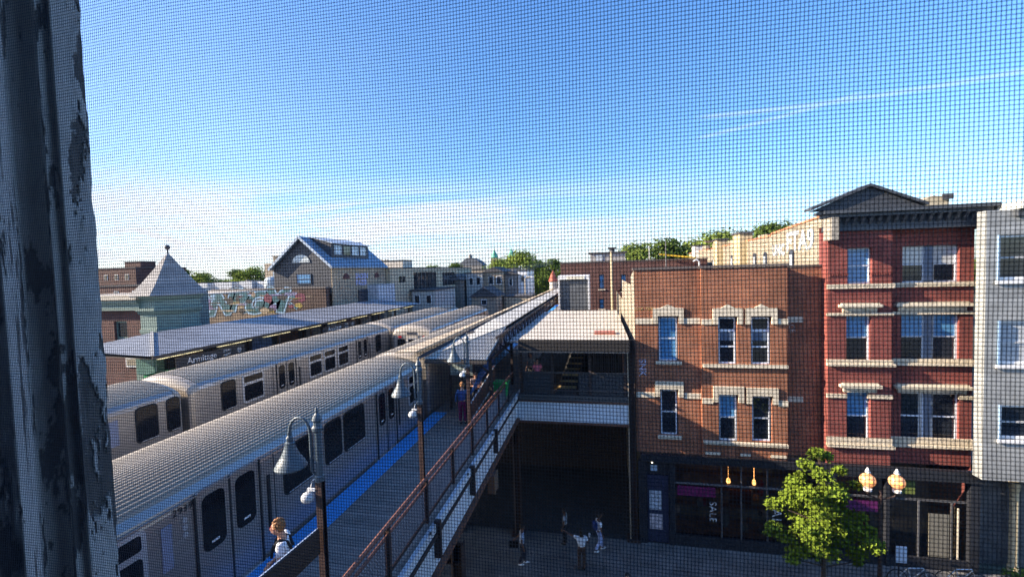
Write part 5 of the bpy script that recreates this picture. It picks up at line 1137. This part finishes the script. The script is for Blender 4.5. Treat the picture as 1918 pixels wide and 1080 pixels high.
# street lamp, overhead wires
sl_ = thing('street_lamp', 'tan street lamp with a short arm beside the far track', 'street lamp', (-12, 70, 0)); MB().tube([(-12, 70, 0), (-12, 70, 11.3), (-11.6, 70, 11.5), (-10.9, 70, 11.55)], .09, 6).build('post', wood_pole, sl_); MB().box(-11.1, -10.5, 69.85, 70.15, 11.45, 11.58).build('lamp_head', white_paint, sl_)
for k in range(4):
    t = thing('overhead_wire', 'thin overhead wire sagging past the houses, %s of four' % ('topmost', 'second', 'third', 'lowest')[k], 'wire', (-18, 66, 13), 'overhead wires past the houses')
    a = Vector((-26, 62, 11.9-.22*k)); b = Vector((-9.5, 92, 14.6-.25*k)); MB().tube([a.lerp(b, i/8)-Vector((0, 0, .5*math.sin(math.pi*i/8))) for i in range(9)], .022, 4).build('cable', mat('pale_cable', (.35, .36, .38), .5), t)
small_house('long flat brick row lining the right side of the far tracks', -3.6, -1.2, 62, 0, 9.5, brick_buff, 0, 40, (), name='brick_row')
t = thing('track_side_fence', 'tan board fence along the far tracks', 'fence', (-7.1, 90, 6)); MB().box(-7.15, -7.05, 71, 135, 5.3, 8.2).build('boards', stripes('fence_boards', (.42, .30, .17), (.2, .13, .07), .5, axis=1, duty=.85), t)

# ================================================================== TREES
def blob_tree(name, label, loc, h, r, mt, n=2600, leaf=.42, group=None, trunk=.25, flat=1.0, seed=1, cone=False, clumps=16, bottom=.25, tilt=0):
    rnd = random.Random(seed); x, y, z = loc
    t = thing(name, label, 'tree', loc, group)
    MB().tube([(x, y, z), (x+.1, y, z+h*.3), (x, y+.1, z+h*.6), (x, y, z+h*.85)], [trunk, trunk*.75, trunk*.45, trunk*.15], 8).build('trunk', bark, t)
    cl = []
    for k in range(clumps):
        f = (k+.5)/clumps; zz = h*(bottom+(1-bottom)*f); prof = math.sin(math.pi*min(1, (.18+.82*f)))**.6 if not cone else (1-f)**.75*.9+.15
        rr = r*prof*rnd.uniform(.25, .85); a = rnd.uniform(0, 6.283)*1.0+k*2.4
        cl.append((Vector((x+rr*math.cos(a), y+rr*math.sin(a)*flat, z+min(zz, h*.93))), r*rnd.uniform(.28, .46)*(1 if not cone else max(.32, prof))))
    lb = MB()
    for c, s in cl[::2]: lb.tube([(x, y, z+h*.35), c], [trunk*.35, trunk*.08], 5)
    lb.build('limb', bark, t)
    m_ = MB(); per = n//clumps
    for c, s in cl:
        for k in range(per):
            v = Vector((rnd.gauss(0, 1), rnd.gauss(0, 1), rnd.gauss(0, 1))).normalized(); q = s*(rnd.random()**.4)*rnd.uniform(.8, 1.15)
            p = c+Vector((v.x*q*1.25, v.y*q*1.25, v.z*q*.72)); nn = (v+Vector((rnd.uniform(-.7, .7), rnd.uniform(-.7, .7), rnd.uniform(-.2, 1.0)))).normalized()
            a = nn.orthogonal().normalized(); b = nn.cross(a); an = rnd.uniform(0, 6.28); a, b = a*math.cos(an)+b*math.sin(an), b*math.cos(an)-a*math.sin(an)
            L_ = leaf*rnd.uniform(.6, 1.2)*.5
            m_.poly([p-a*L_, p-b*L_*.6, p+a*L_, p+b*L_*.6])
    me = bpy.data.meshes.new('crown'); me.from_pydata([(a-x, b-y, c-z) for a, b, c in m_.v], [], m_.f); me.materials.append(mt)
    o = bpy.data.objects.new('crown', me); COL.objects.link(o); o.parent = t
    return t
CL = [(1532, 852, 14), (1510, 868, 15), (1556, 862, 17), (1572, 878, 13), (1528, 878, 20), (1500, 890, 12), (1545, 905, 24), (1510, 915, 26), (1488, 900, 14), (1575, 915, 18), (1604, 908, 13), (1530, 940, 30), (1492, 945, 22), (1466, 962, 20), (1448, 985, 15), (1470, 1000, 22), (1505, 975, 30), (1550, 965, 30), (1580, 945, 18), (1592, 975, 26), (1612, 1000, 24), (1638, 998, 13), (1600, 1030, 18), (1560, 1000, 28), (1528, 1010, 28), (1495, 1025, 24), (1535, 1045, 22), (1562, 1040, 18), (1608, 1052, 10), (1480, 1040, 14), (1622, 975, 12), (1440, 1000, 8)]
TX = 7.75
def street_tree():
    rnd = random.Random(21); x, y, z = TX, 16.9, .12
    t = thing('street_tree', 'bright yellow green street tree on the pavement before the shopfronts', 'tree', (x, y, z))
    MB().tube([(x, y, z), (x+.05, y, 2.6), (x-.05, y+.05, 4.2), (x-.1, y, 5.9)], [.09, .07, .045, .012], 8).build('trunk', bark, t)
    cl = []
    for px, py, r in CL:
        p = aY(px, py, y+rnd.uniform(-.1, .1)); d = rnd.uniform(-.7, .7) if r > 15 else rnd.uniform(-.3, .3); cl.append((Vector((p.x, y+d, p.z)), r*.0148)); 
        if r > 24: cl.append((Vector((p.x+rnd.uniform(-.2, .2), y-d, p.z+rnd.uniform(-.2, .2))), r*.014))
    lb = MB()
    for c, s in cl: lb.tube([(x, y, min(c.z-.3, 4.8)), c.lerp(Vector((x, y, c.z)), .3)-Vector((0, 0, .1)), c], [.03, .018, .006], 5)
    lb.build('limb', bark, t); m_ = MB()
    for c, s in cl:
        for k in range(int(60+1900*s*s)):
            v = Vector((rnd.gauss(0, 1), rnd.gauss(0, 1), rnd.gauss(0, 1))).normalized(); q = s*rnd.random()**.35*rnd.choice((.75, 1, 1, 1.25))
            p = c+Vector((v.x*q*1.15, v.y*q*1.1, v.z*q*.72)); nn = Vector((rnd.gauss(-.5, .5), rnd.gauss(-.15, .5), 1)).normalized()
            a = nn.orthogonal().normalized(); b = nn.cross(a); an = rnd.uniform(0, 6.28); a, b = a*math.cos(an)+b*math.sin(an), b*math.cos(an)-a*math.sin(an); L_ = rnd.uniform(.05, .10)
            m_.poly([p-a*L_, p-b*L_*.62+a*L_*.1, p+a*L_-nn*L_*.2, p+b*L_*.62+a*L_*.1])
    me = bpy.data.meshes.new('crown'); me.from_pydata([(a-x, b-y, c-z) for a, b, c in m_.v], [], m_.f); me.materials.append(leaf_bright)
    o = bpy.data.objects.new('crown', me); COL.objects.link(o); o.parent = t
street_tree()
TF = 'trees on the skyline'
T1 = blob_tree('skyline_tree', 'broad light green tree left of the twin church towers', (-21, 115, 0), 17.6, 7.5, leaf_mid, n=6500, leaf=.75, group=TF, seed=3, trunk=.4, clumps=26)
T2 = blob_tree('skyline_tree', 'dark tree at the end of the tracks, left of the dark brick building', (-11.5, 112, 0), 15.4, 5.2, leaf_dark, n=3600, leaf=.7, group=TF, seed=5, trunk=.35, clumps=20)
T3 = blob_tree('skyline_tree', 'tree with turning orange leaves beside the gabled house roof', (-44, 82, 0), 16.1, 3.6, leaf_aut, n=3000, leaf=.6, group=TF, seed=9, trunk=.3, clumps=18)
for src, loc, s, rz, l in (
    (T2, (-17.5, 126, 0), 1.0, 1.1, 'tree between the light green tree and the track end'),
    (T1, (-30, 135, 0), .93, 2.0, 'tree just left of the church towers'),
    (T1, (-129, 118, 0), .84, .5, 'light green tree right of the turret cone'),
    (T2, (-118, 122, 0), 1.02, 2.2, 'dark tree in the middle of the row above the graffiti'),
    (T1, (-108, 118, 0), .90, 1.4, 'light green tree above the teal graffiti letters'),
    (T2, (-136, 118, 0), 1.06, 3.4, 'dark tree touching the turret cone on its right'),
    (T2, (-147, 112, 0), 1.04, .4, 'dark tree left of the turret cone, near the cone'),
    (T2, (-96, 120, 0), 1.05, 4.4, 'dark tree behind the chimney block'),
    (T2, (-158, 105, 0), 1.08, 1.4, 'dark tree beside the far brick block'),
    (T1, (-60, 150, 0), .86, 3.2, 'tree above the beige building roof, left one'),
    (T2, (-52, 150, 0), 1.04, 5.2, 'dark tree above the beige building roof, right one'),
    (T1, (8.5, 92, 0), .98, 2.6, 'light green tree above the dark brick roof, leftmost'),
    (T2, (14, 90, 0), 1.18, .7, 'dark tree above the dark brick roof, middle one'),
    (T1, (19, 95, 0), 1.0, 4.2, 'tree just left of the white chimney'),
    (T1, (24.5, 90, 0), 1.08, 1.7, 'tree above the satellite dish'),
    (T2, (31.0, 88, 0), 1.30, 2.9, 'dark tree above the yellow brick parapet'),
    (T1, (34.5, 92, 0), 1.13, 5.5, 'tree behind the tallest yellow chimney'),
    (T2, (-75, 135, 0), 1.06, 2.5, 'dark tree behind the gabled house ridge')):
    dup(src, loc, label=l, rotz=rz, scale=(s, s, s))
fw = MB()
rnd = random.Random(4)
for k in range(9000):
    x = rnd.uniform(-330, 160); y = rnd.uniform(170, 215); z = rnd.uniform(1, 11+2.0*noise.noise(Vector((x*.05, 1, 1)))); s = rnd.uniform(.8, 1.6)
    a = Vector((rnd.gauss(0, 1), rnd.gauss(0, 1), rnd.gauss(0, 1))).normalized(); b = a.orthogonal().normalized(); p = Vector((x, y, z)); fw.poly([p-a*s, p-b*s, p+a*s, p+b*s])
o = fw.build('distant_treeline', leaf_dark); o['label'] = 'hazy mass of distant trees along the horizon'; o['category'] = 'treeline'; o['kind'] = 'stuff'
# ================================================================== STREET FURNITURE
def globe_lamp():
    t = thing('globe_street_lamp', 'dark street lamp post with two lit orange globes beside the street tree', 'street lamp', (9.2, 17.0, .12))
    x = 9.32; y = 16.5
    MB().lathe([(.16, .12), (.16, .5), (.09, .7), (.07, 1.2), (.055, 4.5), (.07, 4.6), (.03, 4.9)], (x, y, 0), 12).build('post', steel_dark, t)
    MB().tube([(x-.42, y, 4.92), (x-.38, y, 4.7), (x, y, 4.55), (x+.42, y, 4.7), (x+.46, y, 4.92)], .03, 6).build('arm', steel_dark, t)
    for gx in (8.93, 9.80):
        g = MB().ball((gx, y, 5.22), .235, 18, (1, 1, .98)).build('globe', globe_m, t, smooth=True); MB().lathe([(.12, 4.86), (.13, 4.94)], (gx, y, 0), 10).lathe([(.09, 5.5), (.02, 5.66)], (gx, y, 0), 10).build('cap', white_paint, g)
        MB().ball((gx-.01, y-.215, 5.25), .05, 8).build('bulb', bulb_m, g)
globe_lamp()
sg_ = thing('street_sign', 'small white parking sign on a thin post at the kerb', 'sign', (10.6, 17.4, .12)); q = aY(1687, 1036, 17.4)
MB().tube([(q.x-.06, 17.4, .12), (q.x-.06, 17.4, q.z+.35)], .025, 6).build('post', steel_dark, sg_); MB().box(q.x-.18, q.x+.16, 17.34, 17.37, q.z-.3, q.z+.3).build('plate', mat('sign_plate_pale', (.6, .66, .75), .5), sg_)
def bicycle(x, y, label, rot=0):
    t = thing('bicycle', label, 'bicycle', (x, y, .12))
    for dx in (-.52, .52):
        w = MB(); w.tube([(x+dx+.33*math.cos(a), y, .47+.33*math.sin(a)) for a in [i*math.pi/10 for i in range(21)]], .018, 6, False); o_ = w.build('wheel', rubber, t)
        s = MB()
        for i in range(8): a = i*math.pi/4; s.tube([(x+dx, y, .47), (x+dx+.32*math.cos(a), y, .47+.32*math.sin(a))], .003, 3)
        s.build('spoke', alu, o_)
    MB().tube([(x-.52, y, .47), (x-.15, y, .9), (x+.35, y, .95), (x+.52, y, .47)], .018, 6).tube([(x-.52, y, .47), (x-.05, y, .45), (x+.38, y, .9)], .016, 6).tube([(x-.05, y, .45), (x-.18, y, 1.0)], .016, 6).build('frame', alu, t)
    MB().box(x-.3, x-.08, y-.06, y+.06, 1.0, 1.05).build('saddle', rubber, t, bevel=.01); MB().tube([(x+.35, y-.22, 1.1), (x+.36, y, 1.06), (x+.35, y+.22, 1.1)], .014, 6).tube([(x+.36, y, 1.06), (x+.37, y, .93)], .014, 6).build('handlebar', rubber, t)
bicycle(11.6, 18.6, 'bicycle leaning by the shop, left of the cream pole'); bicycle(13.3, 18.8, 'bicycle by the shop, nearer the grey bay')
pb = thing('planter', 'dark planter box with low shrub below the grey bay', 'planter', (15.2, 18.6, .12)); MB().prism([(14.6, 18.3, .13), (15.8, 18.3, .13), (15.9, 18.25, .7), (14.5, 18.25, .7)], (0, .6, 0)).build('box', darkframe, pb)
lv = MB()
for k in range(500):
    p = Vector((random.uniform(14.55, 15.85), random.uniform(18.3, 18.8), .7+random.random()*.5)); a = Vector((random.gauss(0, 1), random.gauss(0, 1), random.gauss(0, 1))).normalized()*.06; b = a.orthogonal().normalized()*.04; lv.poly([p-a, p-b, p+a, p+b])
lv.build('shrub', leaf_dark, pb)

# ================================================================== PEOPLE
def skinned(name, chains, rootv, subdiv=1):
    """chains: list of lists of (Vector, radius); chains share points by coordinates"""
    me = bpy.data.meshes.new(name); idx = {}; vs = []; rs = []; es = []
    for ch in chains:
        prev = None
        for p, r in ch:
            k = tuple(round(c, 4) for c in p)
            if k not in idx: idx[k] = len(vs); vs.append(k); rs.append(r)
            if prev is not None: es.append((prev, idx[k]))
            prev = idx[k]
    me.from_pydata(vs, es, []); o = bpy.data.objects.new(name, me); COL.objects.link(o)
    o.modifiers.new('s', 'SKIN'); sv = me.skin_vertices[0].data
    for i, r in enumerate(rs): sv[i].radius = (r, r) if not isinstance(r, tuple) else r; sv[i].use_root = (i == 0)
    if subdiv: mm = o.modifiers.new('d', 'SUBSURF'); mm.levels = subdiv; mm.render_levels = subdiv
    dg = bpy.context.evaluated_depsgraph_get(); dg.update(); m2 = bpy.data.meshes.new_from_object(o.evaluated_get(dg)); bpy.data.objects.remove(o); return m2
def person(label, loc, rotz=0, h=1.72, pose=None, top=white_cloth, legs=black_cloth, hairm=hair_d, sk=None, hair='short', sleeves='short', extras=(), walk=0., longtop=False, group='people'):
    sk = sk or skin; V = Vector; s = h/1.75
    J = dict(pelvis=(0, 0, .95), waist=(0, 0, 1.08), chest=(0, .01, 1.28), neck=(0, 0, 1.46), head=(0, .02, 1.60),
             shL=(-.18, 0, 1.40), shR=(.18, 0, 1.40), elL=(-.26, -.01, 1.13), elR=(.26, -.01, 1.13), haL=(-.27, .06, .89), haR=(.27, .06, .89),
             hipL=(-.09, 0, .92), hipR=(.09, 0, .92), knL=(-.10, .02, .50), knR=(.10, .02, .50), anL=(-.10, -.02, .09), anR=(.10, -.02, .09))
    if walk:
        J.update(knL=(-.10, .02+walk*.35, .52), anL=(-.10, walk*.55-.05, .10), knR=(.10, .02-walk*.05, .50), anR=(.10, -walk*.55, .14))
    if pose: J.update(pose)
    J = {k: V(v) for k, v in J.items()}
    t = thing('person', label, 'person', loc, group); t.rotation_euler = (0, 0, rotz); t.scale = (s, s, s)
    ch = [[(J['pelvis'], .125), (J['waist'], .115), (J['chest'], .135), (J['neck'], .055), (J['head'], .07)]]
    for q in 'LR':
        ft = J['an'+q]+V((0, .13, -.055))
        ch.append([(J['pelvis'], .125), (J['hip'+q], .095), (J['kn'+q], .058), (J['an'+q], .038), (ft, .034)])
        ha = J['ha'+q]; el = J['el'+q]; d = (ha-el).normalized()
        ch.append([(J['chest'], .135), (J['sh'+q], .058), (el, .042), (ha, .028), (ha+d*.05, .034)])
        side = d.cross(V((0, 1, 0))).normalized() if abs(d.y) < .9 else V((1, 0, 0)); fw_ = side.cross(d).normalized()
        if fw_.y < 0: fw_ = -fw_
        base = ha+d*.06
        for k in range(4):
            o = fw_*(.024-.016*k); L_ = (.075, .085, .08, .06)[k]; cv_ = side*(-.012 if q == 'L' else .012)
            ch.append([(ha+d*.05, .034), (base+o+d*.02, .0095), (base+o*1.1+d*(.02+L_*.5)+cv_*.3, .0085), (base+o*1.1+d*(.02+L_)+cv_, .007)])
        ch.append([(ha+d*.05, .034), (ha+d*.03+fw_*.035, .011), (ha+d*.07+fw_*.055, .009)])
    bodym = skinned('body', ch, 0)
    bm = bmesh.new(); bm.from_mesh(bodym)
    hc = J['head']+V((0, .015, .03))
    hm = bmesh.ops.create_uvsphere(bm, u_segments=20, v_segments=16, radius=1)
    for v in hm['verts']:
        c = v.co.copy(); x, y, z = c.x*.078, c.y*.098, c.z*.118
        if z < 0: x *= 1-.28*(-c.z)**1.3; y = y*(1-.12*(-c.z))+.008*(-c.z)
        if c.y > .8 and -.35 < c.z < .18 and abs(c.x) < .2: y += .022*(1-abs(c.z+.12)/.35)
        if c.y > .6 and .0 < c.z < .3 and .2 < abs(c.x) < .6: y -= .008
        v.co = hc+V((x, y, z))
    for sx in (-1, 1):
        e = bmesh.ops.create_uvsphere(bm, u_segments=8, v_segments=6, radius=1)
        for v in e['verts']: v.co = hc+V((sx*.078+v.co.x*.012, v.co.y*.02-.005, v.co.z*.032-.01))
    bm.to_mesh(bodym); bm.free()
    o = bpy.data.objects.new('tmp', bodym); COL.objects.link(o); rm = o.modifiers.new('r', 'REMESH'); rm.mode = 'VOXEL'; rm.voxel_size = .0095; rm.use_smooth_shade = True
    dg = bpy.context.evaluated_depsgraph_get(); dg.update(); bm2 = bpy.data.meshes.new_from_object(o.evaluated_get(dg)); bpy.data.objects.remove(o)
    bm2.materials.clear(); bm2.materials.append(sk); bo = bpy.data.objects.new('body', bm2); COL.objects.link(bo); bo.parent = t
    def wear(name, chains, m_, sub=2):
        me = skinned(name, chains, 0, sub); me.materials.clear(); me.materials.append(m_); me.polygons.foreach_set('use_smooth', [True]*len(me.polygons)); ob = bpy.data.objects.new(name, me); COL.objects.link(ob); ob.parent = t; return ob
    lw = J['pelvis']-V((0, 0, .08)) if longtop else J['waist']-V((0, 0, .10))
    c = [[(lw, (.175, .125)), (J['waist'], (.155, .115)), (J['chest'], (.185, .125)), (J['neck']-V((0, 0, .045)), .075)]]
    for q in 'LR':
        e = J['el'+q] if sleeves == 'long' else J['sh'+q].lerp(J['el'+q], .6)
        k = [(J['chest'], (.185, .125)), (J['sh'+q], .078), (e, .062)]
        if sleeves == 'long': k.append((J['ha'+q].lerp(J['el'+q], .1), .045))
        if sleeves != 'none': c.append(k)
    wear('top', c, top)
    c = [[(J['waist']-V((0, 0, .02)), (.15, .115)), (J['pelvis']-V((0, 0, .03)), (.165, .13))]]
    for q in 'LR': c.append([(J['pelvis']-V((0, 0, .03)), (.165, .13)), (J['hip'+q]-V((0, 0, .06)), .105), (J['kn'+q], .078), (J['an'+q]+V((0, 0, .03)), .066)])
    wear('trousers', c, legs)
    for q in 'LR':
        f = MB().ball(tuple(J['an'+q]+V((0, .07, -.05))), 1, 12, (.05, .14, .045)); ob = f.build('shoe', white_paint if walk else rubber, None, smooth=True); ob.parent = t
    # hair: shell of small tufts over skull and nape
    hb = MB(); rnd = random.Random(hash(label) % 1000 if False else len(label))
    hb.ball(tuple(hc+V((0, -.018, .028))), 1, 16, (.088, .100, .108))
    for k in range(70):
        a = rnd.uniform(0, 6.28); u = rnd.uniform(.05, 1.35); d = V((math.sin(u)*math.cos(a), math.sin(u)*math.sin(a), math.cos(u)))
        if d.y > .62 and d.z < .55: continue
        p = hc+V((d.x*.084, d.y*.098-.014, d.z*.118+.022)); hb.ball(tuple(p), rnd.uniform(.012, .024), 6)
    if hair == 'long':
        hb.ball(tuple(hc+V((0, -.075, -.10))), 1, 12, (.075, .04, .16))
    if hair == 'bun': hb.ball(tuple(hc+V((0, -.06, .13))), .05, 10)
    ob = hb.build('hair', hairm, None, smooth=True); ob.parent = t
    fc = MB()
    for sx in (-1, 1): fc.ball(tuple(hc+V((sx*.030, .086, .012))), .0085, 8)
    ob = fc.build('eyes', rubber, None); ob.parent = t
    ob = MB().ball(tuple(hc+V((0, .088, -.055))), 1, 8, (.024, .008, .006)).build('mouth', mat('lip', (.35, .12, .10), .5), None); ob.parent = t
    for f in extras: f(t, J, hc)
    return t
def ex_overall(t, J, hc):
    V = Vector; c = J['chest']; w = J['waist']
    me = skinned('overalls', [[(J['pelvis'], (.18, .135)), (w, (.175, .135)), (w.lerp(c, .55), (.185, .140))]], 0, 2); me.materials.append(black_cloth); o = bpy.data.objects.new('overalls', me); COL.objects.link(o); o.parent = t
    for sx in (-1, 1):
        b = MB(); b.tube([tuple(c+V((sx*.09, .145, -.08))), tuple(c+V((sx*.10, .11, .10))), tuple(c+V((sx*.095, .02, .185))), tuple(c+V((sx*.08, -.09, .13))), tuple(c+V((sx*.05, -.145, -.02)))], .022, 6); ob = b.build('strap', black_cloth, None); ob.parent = t
def ex_glasses(t, J, hc):
    g = MB()
    for sx in (-1, 1): g.tube([tuple(hc+Vector((sx*.032+.024*math.cos(a), .104, .012+.02*math.sin(a)))) for a in [i*math.pi/6 for i in range(13)]], .003, 5, False); g.tube([tuple(hc+Vector((sx*.056, .104, .015))), tuple(hc+Vector((sx*.08, .0, .01)))], .003, 4)
    ob = g.build('glasses', mat('red_glasses', (.35, .04, .03), .4), None); ob.parent = t
def ex_bag(t, J, hc):
    b = MB().box(-.28, -.18, -.58, -.16, .60, .90); ob = b.build('briefcase', black_cloth, None, bevel=.02); ob.parent = t
def ex_cup(t, J, hc):
    b = MB().lathe([(.03, 0), (.045, .14), (.048, .15)], tuple(J['haR']+Vector((.03, .05, .05))), 10); ob = b.build('cup', white_paint, None); ob.parent = t
def ex_pack(t, J, hc):
    b = MB().box(-.14, .14, -.27, -.12, 1.05, 1.42); ob = b.build('rucksack', mat('blue_pack', (.03, .06, .2), .7), None, bevel=.04); ob.parent = t

person('person with ginger hair, white t shirt and black overalls waiting by train car 2939', (-5.34, 6.12, 6.86), rotz=rad(118), h=1.85, pose=dict(elL=(-.25, .0, 1.15), haL=(-.15, .19, 1.03), elR=(.25, .0, 1.15), haR=(.13, .2, 1.0), head=(0, .05, 1.59)), hairm=hair_l, extras=(ex_overall, ex_glasses), group='people on the platform')
person('person in denim jacket and maroon trousers with ginger hair, walking away along the platform', (-5.30, 15.7, 6.86), rotz=rad(10), h=1.62, top=denim, legs=maroon, hairm=hair_l, sleeves='long', extras=(ex_pack,), group='people on the platform')
person('person in grey top with long brown hair leaning by the ramp barrier', (-5.22, 17.3, 6.86), rotz=rad(200), h=1.68, top=mat('mauve_grey_cloth', (.22, .18, .2), .85), legs=black_cloth, hair='long', hairm=mat('brown_hair', (.10, .05, .03), .6), pose=dict(elL=(-.25, .08, 1.14), haL=(.05, .22, 1.16), elR=(.25, .08, 1.14), haR=(-.05, .22, 1.12)), group='people on the platform')
person('person in black and white clothes standing inside the station hall doorway', (-3.45, 21.3, 6.86), rotz=rad(150), h=1.75, top=mat('patchy_black_white', (.25, .25, .25), .8, var=.9, scale=9), legs=black_cloth, group='people in the station hall')
person('person in bright pink top inside the station hall', (-3.0, 20.3, 6.86), rotz=rad(200), h=1.62, top=pink, legs=black_cloth, hair='long', sk=skin, group='people in the station hall')
person('person in pale blue checked shirt carrying a black case, walking under the platform', (-3.45, 17.5, .13), rotz=rad(-80), h=1.78, top=check, legs=mat('navy_trousers', (.02, .022, .035), .8), longtop=True, walk=.25, pose=dict(elL=(-.25, -.10, 1.15), haL=(-.23, -.30, .98)), sk=skin_d, extras=(ex_bag,), group='people on the pavement')
person('person in white top and brown trousers pointing with one arm, holding a white cup', (-.93, 17.6, .13), rotz=rad(10), h=1.75, top=white_cloth, legs=mat('brown_trousers', (.06, .035, .025), .8), sk=skin_d, pose=dict(elL=(-.42, .15, 1.42), haL=(-.66, .25, 1.52), elR=(.28, .02, 1.14), haR=(.34, .2, 1.2)), extras=(ex_cup,), hair='long', group='people on the pavement')
person('person in light blue trousers and white top striding past with one hand raised', (-.22, 18.9, .13), rotz=rad(-65), h=1.72, top=white_cloth, legs=lightblue, walk=.42, sk=skin_d, pose=dict(elL=(-.3, .1, 1.3), haL=(-.22, .24, 1.5)), hair='bun', extras=(ex_pack,), group='people on the pavement')
person('person in a black and white vest turned sideways, behind the pointing one', (-1.75, 19.2, .13), rotz=rad(80), h=1.66, top=mat('mixed_white_black', (.3, .32, .33), .8, var=.9, scale=6), legs=black_cloth, sk=skin_d, group='people on the pavement')
person('person with dark hair at the bottom of the view, only the head showing', (.80, 15.35, .13), rotz=rad(180), h=1.68, top=black_cloth, legs=black_cloth, group='people on the pavement')
